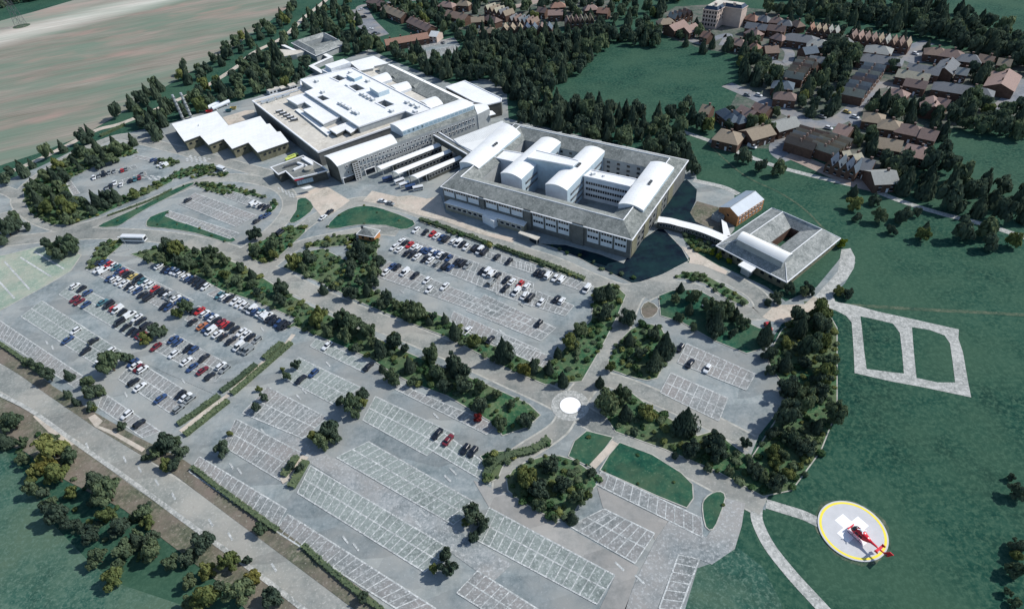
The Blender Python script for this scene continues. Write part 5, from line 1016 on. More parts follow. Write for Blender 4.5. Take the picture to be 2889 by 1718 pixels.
for a in (
 ('a3', 85, 122, 128, 132, 9, 'reddish hip-roofed house right beside the tower block', 'terracotta'), ('a3', 195, 132, 232, 140, 9, 'grey hip-roofed house second from the tower block, far row', 'grey'), ('a3', 300, 148, 345, 152, 9, 'plum-roofed house third from the tower block, far row', 'plum'), ('a3', 370, 172, 425, 176, 8, 'low grey house fourth from the tower block, far row', 'grey'), ('a3', 490, 172, 520, 186, 8, 'brown house fifth from the tower block, far row', 'brown'),
 ('a3', 60, 192, 240, 216, 9, 'long grey roof directly below the tower block', 'grey', 'gable'), ('a3', 250, 212, 400, 228, 8, 'long plum roof next to the long grey one below the tower', 'plum', 'gable'), ('a3', 100, 246, 150, 262, 9, 'pinkish house half hidden below the long grey roof', 'pink'), ('a3', 320, 290, 365, 302, 8, 'pink house among trees left of the long grey hall', 'pink'),
 ('a3', 450, 290, 620, 312, 13, 'long grey hall-like house with a hipped left end', 'grey'), ('a3', 660, 342, 720, 346, 14, 'broad grey pyramid-roofed house joined to the long hall', 'pale'), ('a3', 545, 415, 660, 398, 11, 'blue-grey house in front of the long hall', 'blue', 'gable'), ('a3', 215, 402, 330, 396, 12, 'brown bungalow left of the sandy court', 'brown', 'gable'), ('a3', 110, 375, 145, 382, 8, 'small red house at the playing field corner', 'terracotta'),
 ('a3', 615, 482, 735, 500, 7, 'flat-looking brick house behind the cream terrace, upper one', 'pale', 'gable'), ('a3', 585, 520, 680, 545, 7, 'flat-looking brick house behind the cream terrace, lower one', 'tan', 'gable'), ('a3', 350, 700, 412, 706, 12, 'dark blue hip-roofed house alone among trees', 'blue'), ('a3', 355, 798, 440, 805, 10, 'brown bungalow below the dark blue house', 'plum'),
 ('a3', 895, 336, 945, 330, 10, 'small pale house left of the pale hip-roofed villa', 'pale'), ('a3', 1170, 392, 1265, 404, 14, 'pale hip-roofed villa with chimney at the street end', 'pale'), ('a3', 1110, 468, 1360, 500, 13, 'long grey-roofed range with four chimneys', 'grey'), ('a3', 1685, 412, 1755, 418, 12, 'brown hip-roofed house, left of the pair by the right-hand woods', 'brown'), ('a3', 1815, 428, 1895, 438, 12, 'plum hip-roofed house, right of the pair by the right-hand woods', 'plum'),
 ('a3', 1975, 470, 2050, 478, 12, 'grey hip-roofed house right of the plum one', 'grey'), ('a3', 2095, 470, 2225, 496, 11, 'brown long house at the right-hand woods', 'brown', 'gable'), ('a3', 2260, 505, 2375, 520, 9, 'tan house at the far right of the back row', 'tan', 'gable'), ('a3', 1475, 550, 1755, 592, 12, 'long grey wing of the L-shaped range', 'grey', 'gable'), ('a3', 1782, 592, 1850, 500, 12, 'short grey wing of the L-shaped range', 'grey', 'gable'),
 ('a3', 1385, 602, 1660, 648, 11, 'long cream-roofed range with chimneys below the L-shaped one', 'cream', 'gable'), ('a3', 1450, 680, 1640, 712, 10, 'pink-roofed house in front of the cream range', 'plum', 'gable'), ('a3', 1900, 585, 2000, 600, 8, 'low pale house right of the L-shaped range', 'pale', 'gable'), ('a3', 2275, 730, 2345, 600, 17, 'large pink gabled house with a row of chimneys', 'pink', 'gable'), ('a3', 1775, 715, 2150, 772, 13, 'longest grey terrace, left of the large pink gable', 'grey'),
 ('a3', 1352, 768, 1412, 782, 11, 'small pink hip-roofed house in the trees', 'pink'), ('a3', 1685, 835, 1695, 925, 13, 'pink T-shaped house, front gable part', 'pink', 'gable'), ('a3', 1735, 850, 1835, 872, 9, 'pink T-shaped house, side wing', 'pink', 'gable'), ('a3', 1165, 982, 1195, 986, 13, 'tan pyramid-roofed house, left of the tan pair', 'tan'), ('a3', 1300, 1042, 1345, 1048, 13, 'tan pyramid-roofed house, right of the tan pair', 'tan'),
 ('a3', 1465, 1082, 1545, 1098, 13, 'plum hip-roofed house right of the tan pair', 'plum'), ('a3', 1590, 1115, 1735, 1145, 13, 'long plum-roofed house at the right end of the close', 'plum', 'gable'), ('a3', 1195, 1192, 1420, 1228, 14, 'long tan shingled house alone on the lower close', 'tan', 'gable'), ('a3', 1555, 1272, 1600, 1282, 15, 'pink hip-roofed house at the edge of the right meadow', 'pink'), ('a3', 860, 1075, 985, 1110, 13, 'broad pink-tan roof behind the twin gabled terraces', 'pink', 'gable'),
 ('a3', 1060, 1375, 1175, 1402, 14, 'blue-grey flat-gabled house at the right end of the sandy yard', 'grey', 'gable'), ('a3', 890, 1320, 950, 1308, 10, 'cream roof of the yard terrace, left one', 'cream', 'gable'), ('a3', 985, 1350, 1050, 1330, 10, 'cream roof of the yard terrace, right one', 'cream', 'gable'), ('b3', 1145, 262, 1355, 252, 15, 'large grey ribbed-roof house at the end of the footpath', 'pale', 'gable'),
 ('a2', 1805, 908, 1885, 925, 11, 'tan-roofed house at the field corner, leftmost of four', 'tan', 'gable'), ('a2', 1995, 940, 2075, 1000, 9, 'steel-blue roof, left one of two side by side', 'blue'), ('a2', 2075, 955, 2150, 1005, 9, 'steel-blue roof, right one of two side by side', 'blue'), ('a2', 2140, 915, 2270, 975, 11, 'red brick house with pinkish roof beside the blue roofs', 'pink', 'gable'), ('a2', 2265, 892, 2390, 932, 11, 'plum-roofed house behind the pinkish one', 'plum', 'gable'),
 ('a2', 2020, 1142, 2065, 1152, 16, 'tan pyramid-roofed house at the meadow edge beside the white van', 'tan'), ('a2', 2185, 1140, 2385, 1085, 14, 'tan gabled house right of the pyramid roof at the meadow edge', 'tan', 'gable'), ('a3', 290, 1068, 478, 1015, 13, 'pale grey gabled house at the street bend', 'pale', 'gable'),
 ('a2', 1510, 222, 1635, 172, 12, 'pink-tan gabled house left of the tower block, upper one', 'pink', 'gable'), ('a2', 1640, 240, 1735, 200, 12, 'pink-tan gabled house left of the tower block, lower one', 'pink', 'gable'), ('a2', 1455, 162, 1510, 156, 11, 'tan hip-roofed house left of the pink-tan pair', 'tan'), ('a2', 1812, 268, 1875, 286, 9, 'small red house at the foot of the tower block', 'terracotta', 'gable'),
 ('a2', 2080, 330, 2150, 345, 10, 'red-roofed house half hidden right of the field drive', 'pink'), ('a2', 455, 88, 580, 85, 9, 'pinkish house behind the front terrace, middle', 'pink', 'gable'), ('a2', 510, 22, 565, 18, 10, 'terracotta hip-roofed house at the top edge', 'terracotta'), ('a2', 370, 60, 440, 70, 8, 'plum house left of the pinkish one', 'plum', 'gable'), ('a2', 800, 45, 850, 40, 9, 'pink house behind the tan terrace', 'pink'), ('a2', 890, 65, 985, 72, 9, 'red terrace end house among the far trees', 'terracotta', 'gable'),
 ('a1', 1190, 345, 1560, 282, 11, 'long salmon-roofed terrace above the small car park', 'terracotta', 'gable'), ('a1', 1420, 145, 1600, 225, 12, 'plum terrace behind the salmon-roofed one', 'plum', 'gable'), ('a1', 1190, 40, 1370, 115, 12, 'tan terrace further back behind the plum one', 'tan', 'gable'), ('a1', 1060, -25, 1190, 15, 11, 'plum terrace at the top edge left of the tan one', 'plum', 'gable'), ('a1', 1740, 85, 1920, 130, 13, 'long brown-roofed block at the estate edge', 'brown', 'gable'),
 ('a1', 1945, 150, 2055, 142, 9, 'tan two-storey house next to the long brown block', 'tan', 'gable'), ('a1', 2095, 130, 2160, 150, 9, 'plum house right of the tan two-storey one', 'plum'), ('a1', 1700, 12, 1770, 20, 10, 'pink house at the top edge behind the long brown block', 'pink'), ('a1', 1850, 5, 1905, 8, 9, 'tan house at the top edge right of the pink one', 'tan'), ('a1', 2060, 235, 2130, 240, 9, 'tan house alone in front of the gabled trio', 'tan'),
): house(*a)
house('a1', 1600, 270, 1665, 275, 12, 'small white gabled hall beside the salmon-roofed terrace', 'white', 'gable', 'houses in the estate', 'stone', 4.4, 6.6, 'hall', 'hall', False)
def terrace(t, x1, y1, x2, y2, n, W, D, roofs, label, group, kind='gable', zE=4.6, zR=7.8, first='left end'):
    """n gabled houses side by side, each a house of its own."""
    a, b = q(t, x1, y1, zR), q(t, x2, y2, zR); d = (b-a); d.z = 0; st = d/n; dn = d.normalized(); nn = Vector((-dn.y, dn.x, 0))
    for k in range(n):
        c = a+st*(k+.5); w = st.length; e = nn*(D/2-.01)
        house_at(c-e, c+e, w, f'{label}, {ordn(k+1)} from the {first}', roofs[k % len(roofs)], group, zE, zR)
def house_at(a, b, W, label, roof, group, zE, zR):
    d = b-a; L = d.length; d.normalize(); c = (a+b)/2; c.z = 0; rz = math.atan2(d.y, d.x); n = Vector((-d.y, d.x, 0))
    o = thing('terraced_house', label, 'house', c, group, rz); h = W/2-.02; hl = L/2
    m = MB(); m.walls([(-hl, -h), (hl, -h), (hl, h), (-hl, h)], 0, zE); m.tri((-hl, h, zE), (-hl, -h, zE), (-hl, 0, zR-.15)); m.tri((hl, -h, zE), (hl, h, zE), (hl, 0, zR-.15)); link('wall', m.mesh('wall', 'brick'), o)
    m = MB(); ov = .3; m.quad((-hl-ov, -h, zE), (hl+ov, -h, zE), (hl+ov, 0, zR), (-hl-ov, 0, zR)); m.quad((hl+ov, h, zE), (-hl-ov, h, zE), (-hl-ov, 0, zR), (hl+ov, 0, zR)); link('roof', m.mesh('roof', 'roof_'+roof), o)
    m = MB(); m.box((0, h*.55, zR-.1), (.9, .6, 1.5)); link('chimney', m.mesh('chimney', 'roof_plum'), o)
    if 'hw' not in HM: mm = MB(); mm.box((0, 0, 0), (1.2, .1, 1.1)); mm.box((0, 0, -.62), (1.4, .2, .12), 0, 1); HM['hw'] = mm.mesh('window', ['glass', 'white_trim'])
    s = 1 if (CAM-c).dot(d) > 0 else -1
    for z in (1.5, 4.0): link('window', HM['hw'], o, (s*(hl+.04), 0, z), math.pi/2)
    return o
terrace('a3', 470, 640, 590, 490, 6, 0, 10, ['cream', 'tan', 'tan', 'brown'], 'gabled house of the cream-brown terrace among trees', 'cream-brown terrace', first='near end')
terrace('a3', 985, 790, 1190, 540, 8, 0, 11, ['cream', 'grey', 'pale', 'plum', 'grey'], 'gabled house of the stepped grey terrace', 'stepped grey terrace', first='near end')
terrace('a3', 520, 1225, 660, 1110, 5, 0, 14, ['brown', 'tan', 'pale', 'tan', 'brown'], 'gabled house of the left twin terrace', 'left twin terrace', first='near end')
terrace('a3', 735, 1270, 880, 1165, 5, 0, 12.5, ['cream', 'tan', 'cream', 'tan', 'cream'], 'gabled house of the right twin terrace', 'right twin terrace', first='near end')
terrace('a3', 790, 1345, 1060, 1425, 4, 0, 8, ['navy', 'blue', 'navy', 'blue'], 'steep blue-roofed house facing the sandy yard', 'blue yard terrace', zE=4.2, zR=7.6)
terrace('a3', 600, 205, 870, 240, 5, 0, 8, ['terracotta', 'tan', 'tan', 'pale', 'pale'], 'small gabled house of the far row right of the tower', 'far row right of the tower')
terrace('a3', 965, 268, 1500, 345, 9, 0, 10, ['plum', 'pink', 'plum', 'plum', 'tan', 'pale', 'brown', 'plum', 'tan'], 'gabled house of the plum row under the woods', 'plum row under the woods')
terrace('a2', 600, 150, 850, 130, 6, 0, 9, ['pink', 'tan', 'pink', 'cream', 'cream', 'tan'], 'gabled house of the tan front terrace', 'tan front terrace')
terrace('a2', 40, 215, 490, 205, 7, 0, 8, ['tan', 'tan', 'tan', 'navy', 'blue', 'plum', 'blue'], 'gabled house of the row above the wood', 'row above the wood')
terrace('a2', 130, 128, 350, 160, 6, 0, 9, ['grey', 'plum', 'grey', 'blue', 'plum', 'brown'], 'gabled house of the dark second row', 'dark second row')
terrace('a2', -70, 30, 120, 92, 5, 0, 9, ['cream', 'tan', 'cream', 'grey', 'tan'], 'pale-roofed house of the slanting row near the pink road', 'slanting pale row')
terrace('a2', 1530, 118, 1690, 75, 4, 0, 8, ['pale', 'grey', 'brown', 'plum'], 'gabled house of the short row left of the tower', 'short row left of the tower')

# --- pylon in the far field
p = q('a0', 188, 230, 0); t = thing('power_pylon', 'slender lattice power pylon standing in the farm field', 'pylon', p)
Hh = 44; w0, w1 = 3.4, .9
def corner(k, z): w = lerp(w0, w1, min(1, z/30)); return Vector((p.x+(w if k in (0, 1) else -w), p.y+(w if k in (0, 3) else -w), z))
for k in range(4):
    m = MB(); m.tube(corner(k, 0), corner(k, 30), .14, n=5); m.tube(corner(k, 30), Vector((p.x, p.y, Hh)), .12, n=5); part('leg', m, 'dark_steel', t)
m = MB()
for z in range(0, 30, 5):
    for k in range(4): m.tube(corner(k, z), corner((k+1) % 4, z+5), .07, n=4); m.tube(corner((k+1) % 4, z), corner(k, z+5), .07, n=4)
part('lattice', m, 'dark_steel', t)
for z, l in ((30, 6), (35, 7.5), (40, 5)):
    m = MB(); m.tube((p.x-l, p.y, z), (p.x+l, p.y, z), .13, n=5); part('cross_arm', m, 'dark_steel', t)
mb = MB(); mb.disc((p.x, p.y), 7, .04, 20); struct('tower_patch', mb, 'worn_grass')

# ------------------------------------------------------------------ helipad and helicopter
he = lambda x, y, z=.3: q('he', x, y, z)
ring = [q('b3', 0, 0)]
E_ = [(2308, 1495), (2505, 1500), (2376, 1408.5), (2437, 1583)]
import cmath
cpts = []
for k in range(24):
    th = 2*math.pi*k/24; L11 = math.sqrt(91900)/3.0913; L21 = 27000/math.sqrt(91900)/3.0913; L22 = math.sqrt(72900-(27000/math.sqrt(91900))**2)/3.0913
    u, v = 2406.3+L11*math.cos(th), 1496.2+L21*math.cos(th)+L22*math.sin(th); cpts.append(q('b0', u*3.09125, (v-400)*3.09125, .3))
PC = sum(cpts, Vector())/24; PR = sum((p-PC).length for p in cpts)/24
t = thing('helipad', 'round concrete helipad with yellow ring and white cross on the grass', 'helipad', (PC.x, PC.y, 0))
m = MB(); m.tube((PC.x, PC.y, -.1), (PC.x, PC.y, .30), PR, PR, 72); part('slab', m, 'concrete', t)
m = MB(); m.disc(PC, PR*.955, .312, 72, 0, PR*.885); part('ring_marking', m, 'yellow_paint', t)
ex = (he(1205, 648)-he(982, 458)); ex.z = 0
c1, c2 = he(672, 402), he(522, 525); c3, c4 = he(982, 458), he(1205, 648); c5, c6 = he(580, 805), he(800, 1005)
u_ = ((c4-c3).normalized()+(c6-c5).normalized()); u_.z = 0; u_.normalize(); v_ = Vector((-u_.y, u_.x, 0))
CC = ((c3+c4)/2+(c5+c6)/2)/2; half = ((c4-c3).length+(c6-c5).length)/4; arm = abs(((c3+c4)/2-(c5+c6)/2).dot(v_))/2
m = MB()
for a, b in ((arm, half), (half, arm)):
    m.quad(*[(CC.x+u_.x*sx*a+v_.x*sy*b, CC.y+u_.y*sx*a+v_.y*sy*b, .318 if a == arm else .321) for sx, sy in ((-1, -1), (1, -1), (1, 1), (-1, 1))])
part('cross_marking', m, 'white_paint', t)
mb = MB(); pts = []
for k in range(64):
    th = 2*math.pi*k/64; r = PR*1.01+.55+.3*math.sin(3*th+1)+.2*math.sin(7*th)+rnd.uniform(-.25, .3); pts.append((PC.x+r*math.cos(th), PC.y+r*math.sin(th)))
mb.poly(pts, .03); struct('worn_ground', mb, 'worn_grass')

# helicopter: local +X nose, built at the pad, nose from the survey
tail, nose = he(1400, 1092, 2.4), he(850, 670, 1.2)
hd = (nose-tail); hd.z = 0; hd.normalize(); hc = he(1010, 800, 1.6)
HX = 1.0
t = thing('helicopter', 'red air ambulance helicopter parked on the helipad', 'helicopter', (hc.x, hc.y, .32), None, math.atan2(hd.y, hd.x))
def hpart(name, m, mat, parent=t, smooth=True): return link(name, m.mesh(name, mat, smooth=smooth), parent)
def sec(x, w, zb, zt, n=14, pw=.75):
    zc, hh = (zb+zt)/2, (zt-zb)/2
    return [(x, w*math.copysign(abs(math.cos(a))**pw, math.cos(a)), zc+hh*math.copysign(abs(math.sin(a))**pw, math.sin(a))) for a in (2*math.pi*k/n for k in range(n))]
m = MB(); m.loft([sec(x, w, zb, zt) for x, w, zb, zt in ((1.75, .30, .75, 1.15), (1.6, .52, .62, 1.42), (1.1, .76, .55, 1.95), (.4, .82, .52, 2.25), (-.6, .82, .52, 2.32), (-1.5, .76, .62, 2.30), (-2.2, .55, .95, 2.15), (-2.8, .30, 1.35, 1.98))]); hpart('fuselage', m, 'heli_red')
m = MB(); m.loft([sec(x, w, zb, zt, 12) for x, w, zb, zt in ((1.72, .32, .92, 1.18), (1.55, .57, .95, 1.52), (1.15, .78, 1.0, 2.0), (.75, .83, 1.25, 2.14))]); hpart('windscreen', m, 'glass')
for s in (-1, 1):
    for x, w in ((.15, .7), (-.75, .8)): m = MB(); m.box((x, s*.815, 1.6), (w, .06, .55)); hpart('cabin_window', m, 'glass', smooth=False)
m = MB(); m.loft([sec(x, w, zb, zt, 10) for x, w, zb, zt in ((.7, .35, 2.1, 2.35), (.3, .55, 2.15, 2.62), (-.9, .55, 2.15, 2.62), (-1.9, .4, 2.0, 2.38))]); hpart('engine_cowling', m, 'heli_red')
m = MB(); m.loft([sec(x, w, zb, zt, 10) for x, w, zb, zt in ((-2.5, .32, 1.4, 2.02), (-4.0, .2, 1.62, 2.02), (-5.6, .15, 1.72, 2.0))]); hpart('tail_boom', m, 'heli_red')
m = MB(); m.loft([[(-5.2, -.05, 1.8), (-5.2, .05, 1.8), (-6.6, .05, 1.5), (-6.6, -.05, 1.5)], [(-5.8, -.09, 2.1), (-5.8, .09, 2.1), (-6.9, .09, 2.0), (-6.9, -.09, 2.0)], [(-6.6, -.07, 3.7), (-6.6, .07, 3.7), (-7.5, .07, 3.7), (-7.5, -.07, 3.7)]]); hpart('tail_fin', m, 'heli_red', smooth=False)
m = MB(); m.tube((-6.35, -.14, 2.05), (-6.35, .14, 2.05), .46, .46, 18); fn = hpart('tail_rotor_shroud', m, 'heli_red')
m = MB(); m.tube((-6.35, -.15, 2.05), (-6.35, .15, 2.05), .34, .34, 18); hpart('fan_disc', m, 'dark_steel', fn)
m = MB(); m.box((-4.75, 0, 1.98), (.55, 2.5, .07)); hpart('stabilizer', m, 'heli_red', smooth=False)
for s in (-1, 1): m = MB(); m.box((-4.85, s*1.25, 2.05), (.8, .06, .62)); hpart('end_plate', m, 'heli_red', smooth=False)
m = MB(); m.tube((-.2, 0, 2.55), (-.2, 0, 2.95), .14); hpart('rotor_mast', m, 'dark_steel')
m = MB(); m.tube((-.2, 0, 2.85), (-.2, 0, 3.0), .52, .36, 16); hub = hpart('rotor_hub', m, 'white_paint')
for k in range(4):
    a = math.pi/4+k*math.pi/2; m = MB(); m.box((-.2+.62*math.cos(a), .62*math.sin(a), 2.9), (.7, .16, .06), a); hpart('blade_root', m, 'white_paint', hub, False)
for s in (-1, 1):
    m = MB(); pts = [(1.9, s*.95, .22), (1.6, s*.95, .06), (-1.7, s*.95, .06)]
    for a, b in zip(pts, pts[1:]): m.tube(a, b, .055, n=8)
    hpart('skid', m, 'dark_steel')
    for x in (.75, -.95): m = MB(); m.tube((x, s*.95, .08), (x, s*.5, .62), .045, n=8); hpart('skid_strut', m, 'dark_steel')
m = MB(); m.box((1.95, 0, .95), (.28, 2.0, .12)); m.box((1.75, 0, .9), (.5, .16, .12)); hpart('nose_bar', m, 'heli_red', smooth=False)
t.scale = (1.14, 1.14, 1.14)
# ------------------------------------------------------------------ trees
tr = random.Random(21)
def rdir(r):
    while True:
        v = Vector((r.uniform(-1, 1), r.uniform(-1, 1), r.uniform(-1, 1)))
        if .05 < v.length < 1: return v.normalized()
def leaf(mb, p, nrm, s, r):
    n = (nrm+rdir(r)*.5).normalized(); u = n.orthogonal().normalized(); a = r.uniform(0, 6.28); w = n.cross(u); u, w = u*math.cos(a)+w*math.sin(a), w*math.cos(a)-u*math.sin(a)
    s2 = s*r.uniform(.6, 1.1); k = r.uniform(-.3, .3)*s
    mb.add([p-u*s-w*s2*.5, p+u*s*.2-w*s2+n*k, p+u*s+w*s2*.3, p-u*s*.3+w*s2-n*k], [(0, 1, 2, 3)])
def blob(mb, c, r, rz, r_, n=7):
    """Rough closed core so no light leaks straight through the crown."""
    rings = []
    for k in range(5):
        ph = -math.pi/2+math.pi*(k+.5)/5
        rings.append([(c.x+r*math.cos(ph)*math.cos(2*math.pi*i/n+k)*r_.uniform(.8, 1.1), c.y+r*math.cos(ph)*math.sin(2*math.pi*i/n+k)*r_.uniform(.8, 1.1), c.z+rz*math.sin(ph)) for i in range(n)])
    mb.loft(rings)
def crown_round(seed, leaves=950, lumps=10, ls=.080):
    """Broad crown: radius about 1, from z .18 to 1."""
    r = random.Random(seed); mb = MB(); cs = [(Vector((0, 0, .5)), .54, .34)]
    for k in range(lumps):
        a = 2*math.pi*k/lumps*1.7+r.uniform(-.4, .4); d = r.uniform(.34, .88); z = r.choice((.3, .44, .58, .72, .84))+r.uniform(-.06, .06); d *= 1.1-abs(z-.45)*1.1
        cs.append((Vector((math.cos(a)*d, math.sin(a)*d, z)), r.uniform(.20, .42), r.uniform(.10, .22)))
    for c, rr, rz in cs: blob(mb, c, rr*.86, rz*.86, r)
    tot = sum(c[1]**2 for c in cs)
    for c, rr, rz in cs:
        for _ in range(int(leaves*rr*rr/tot)):
            d = rdir(r)
            if d.z < -.5 and r.random() < .7: d.z = -d.z
            leaf(mb, c+Vector((d.x*rr, d.y*rr, d.z*rz))*r.uniform(.88, 1.12), d, ls*r.uniform(.7, 1.5), r)
    return mb
def crown_cone(seed, leaves=850, ls=.078):
    """Pointed dark crown: radius about 1 at the base, tip at z 1."""
    r = random.Random(seed); mb = MB(); rad = lambda z: max(.05, (1-((z-.08)/.94)**1.25)) if z > .2 else .75+z
    lob = [(r.uniform(0, 6.28), r.uniform(.15, .95), r.uniform(.10, .28)) for _ in range(9)]
    prof = lambda a, z: rad(z)*(.80+sum(h*math.exp(-((math.cos(a-la)-1)**2)*6-((z-lz)/.16)**2) for la, lz, h in lob))
    mb.loft([[(math.cos(a)*prof(a, z)*.82, math.sin(a)*prof(a, z)*.82, z) for a in (2*math.pi*i/9+z for i in range(9))] for z in (.10, .25, .42, .6, .78, .95)])
    for _ in range(leaves):
        z = .08+.94*r.random()**1.5; a = r.uniform(0, 6.28); R_ = prof(a, z)*r.uniform(.84, 1.14)
        leaf(mb, Vector((math.cos(a)*R_, math.sin(a)*R_, z)), Vector((math.cos(a), math.sin(a), .35)), ls*r.uniform(.7, 1.5), r)
    return mb
def bush_mb(seed, leaves=150):
    r = random.Random(seed); mb = MB()
    cs = [(Vector((r.uniform(-.4, .4), r.uniform(-.4, .4), .4)), r.uniform(.45, .7), r.uniform(.3, .5)) for _ in range(3)]
    for c, rr, rz in cs:
        blob(mb, c, rr*.85, rz*.85, r, 6)
        for _ in range(leaves//3):
            d = rdir(r); d.z = abs(d.z) if r.random() < .6 else d.z; leaf(mb, c+Vector((d.x*rr, d.y*rr, d.z*rz)), d, .2*r.uniform(.7, 1.4), r)
    return mb
SHAPES = {'c': [crown_cone(100+i) for i in range(5)], 'd': [crown_round(200+i) for i in range(7)], 'b': [bush_mb(300+i) for i in range(4)]}
LOD = {'c': [crown_cone(400+i, 260, .13) for i in range(4)], 'd': [crown_round(500+i, 320, 7, .135) for i in range(5)], 'b': [bush_mb(600+i, 60) for i in range(3)]}
TK = MB(); TK.tube((0, 0, 0), (0, 0, 1), 1.0, .45, 7)
for k in range(3): a = k*2.1; TK.tube((0, 0, .55), (math.cos(a)*2.2, math.sin(a)*2.2, .95), .38, .15, 5)
TRUNK = TK.mesh('trunk', 'trunk')
LEAF = {'c': 'leaf_dark', 'd': 'leaf_mid', 'k': 'leaf_dark', 'o': 'leaf_olive', 'y': 'leaf_yellow', 'r': 'leaf_red', 'l': 'leaf_bright'}
SHAPE_OF = {'c': 'c', 'd': 'd', 'k': 'd', 'o': 'd', 'y': 'd', 'r': 'd', 'l': 'd'}
LOOK = {'c': 'dark pointed', 'd': 'grey-green rounded', 'k': 'dark rounded', 'o': 'olive green', 'y': 'yellowish', 'r': 'dark red', 'l': 'bright green'}
CM = {}
def crown_mesh(kind, i):
    key = (kind, i)
    if key not in CM: CM[key] = SHAPES[SHAPE_OF[kind]][i].mesh('crown', LEAF[kind])
    return CM[key]
def tree(p, h, r, kind, label, group):
    root = link('conifer_tree' if kind == 'c' else 'broadleaf_tree', None, None, (p.x, p.y, 0), tr.uniform(0, 6.28), label=label, category='tree', group=group)
    cr = link('crown', crown_mesh(kind, tr.randrange(len(SHAPES[SHAPE_OF[kind]]))), root); s = tr.uniform(.9, 1.1); cr.scale = (r*s*.88, r/s*.88, h*.94)
    tk = link('trunk', TRUNK, root); tk.scale = (r*.075, r*.075, h*.62)
def put(t, x, y, rpx_native, kind):
    """Tree from its crown centre and crown radius in the photo."""
    g = q(t, x, y, 0); r = rpx_native*mpp(g); h = r*(2.5 if kind == 'c' else 1.9)
    p = q(t, x, y, h*.5); return Vector((p.x, p.y, 0)), h, r
def poisson(poly, dmin, dmax_tries=4000, r=tr):
    xs = [p[0] for p in poly]; ys = [p[1] for p in poly]; pts = []; miss = 0; cell = dmin; grid = {}
    while miss < dmax_tries:
        p = (r.uniform(min(xs), max(xs)), r.uniform(min(ys), max(ys)))
        k = (int(p[0]//cell), int(p[1]//cell))
        if not inside(p, poly) or any((p[0]-o[0])**2+(p[1]-o[1])**2 < dmin*dmin for i in (-1, 0, 1) for j in (-1, 0, 1) for o in grid.get((k[0]+i, k[1]+j), ())): miss += 1; continue
        grid.setdefault(k, []).append(p); pts.append(p); miss = 0
    return pts
MIX = {'dark': 'ccccckkkkddkd', 'mixed': 'cccckkkkdddddo', 'bushy': 'kkkkccdddddddo', 'warm': 'kkkkkcdddddddooo'}
NTREE = [0]; NEAR = []
STUFF = []                                             # (p, h, r, kind) of the far wood
def off_road(p, m):
    for c, w in ROADS:
        for a, b in zip(c, c[1:]):
            dx, dy = b[0]-a[0], b[1]-a[1]; s = max(0, min(1, ((p.x-a[0])*dx+(p.y-a[1])*dy)/(dx*dx+dy*dy+1e-9)))
            if (p.x-a[0]-dx*s)**2+(p.y-a[1]-dy*s)**2 < (w/2+m)**2: return False
    return True
def belt(t, poly, spacing, rr, mix, place, start, d0, d1, far=False, group=None, tries=1500, extra=(), z=2.5, fs=(.55, .72, .85, .95)):
    """Trees scattered in a survey polygon; near ones are things labelled by order along d0->d1."""
    its = []
    if poly:
        for x, y in poisson([(p.x, p.y) for p in qs(t, poly, z)], spacing, tries):
            k = tr.choice(MIX[mix]); r = tr.uniform(*rr)*(.8 if k == 'c' else 1)*(1 if far else tr.choice(fs)); h = r*(tr.uniform(2.3, 3.2) if k == 'c' else tr.uniform(1.6, 2.2))
            its.append((Vector((x, y, 0)), h, r, k))
    its = [i for i in its if off_road(i[0], i[2]*.45)]
    for (tt, x, y, rp, k) in extra: its.append((*put(tt, x, y, rp, k), k))
    if far: STUFF.extend(its); return
    a, b = q(t, *d0), q(t, *d1); d = (b-a).normalized(); its.sort(key=lambda i: (i[0]-a).dot(d)); cnt = {}
    for p, h, r, k in its:
        cnt[k] = cnt.get(k, 0)+1; NTREE[0] += 1
        NEAR.append((r*h/(p-CAM).length**2+(k in 'rl'), (p, h, r, k, f'{ordn(cnt[k])} {LOOK[k]} tree from the {start}, {place}', group or 'trees '+place)))
X = lambda t, s: [(t, float(a), float(b), float(c), k) for a, b, c, k in (w.split(',') for w in s.split())]
# near clusters -------------------------------------------------
belt('d0', [(-80, -100), (40, 60), (80, 250), (330, 480), (520, 720), (680, 800), (800, 980), (1000, 1200), (1230, 1180), (1420, 1080), (1400, 880), (1290, 640), (1060, 560), (860, 350), (700, 280), (560, 60), (380, -140), (-80, -200)], 6.1, (2.7, 4.3), 'warm', 'in the lower left copse', 'far end', (0, -100), (1300, 1300), fs=(.7, .88, 1, 1.12),
     extra=X('d0', '985,1210,34,o 1080,960,36,d 1320,870,26,k 1290,720,22,o 1265,600,20,k 1175,680,18,d 385,220,30,y 1190,840,22,d 1250,1010,18,o 400,590,20,k 590,740,22,k 800,1110,14,d 370,470,18,k 260,370,14,o'))
belt('d0', None, 6, (3, 5), 'warm', 'at the corner by the public road', 'far end', (1650, 800), (2400, 1484), extra=X('d0', '1760,900,38,k 1640,1030,30,k 1480,1080,28,d 1800,1140,28,o 1990,1060,32,o 1660,1250,26,d 1790,1390,42,o 2080,1320,42,d 2200,1210,30,y 2370,1370,34,k 2150,1050,14,k 1650,1420,26,d 1900,1290,24,k'))
belt('c0', [(330, 720), (480, 760), (640, 800), (850, 880), (880, 960), (830, 1070), (690, 1060), (560, 1000), (340, 960), (320, 860)], 5.2, (2.8, 4.0), 'bushy', 'between the bays and public road', 'left end', (320, 800), (880, 1000), extra=X('c0', '760,950,17,y 860,940,18,d 805,1085,12,o 420,800,24,k 240,680,14,d'))
belt('c0', None, 6, (3, 4), 'mixed', 'growing inside the left car park', 'left end', (0, 200), (1700, 200), extra=X('c0', '950,690,34,d 1090,640,22,k 1350,410,26,k 1270,480,20,o 1610,200,22,d 1540,260,16,o 1420,400,14,d 270,700,12,k 1050,1240,14,k'))
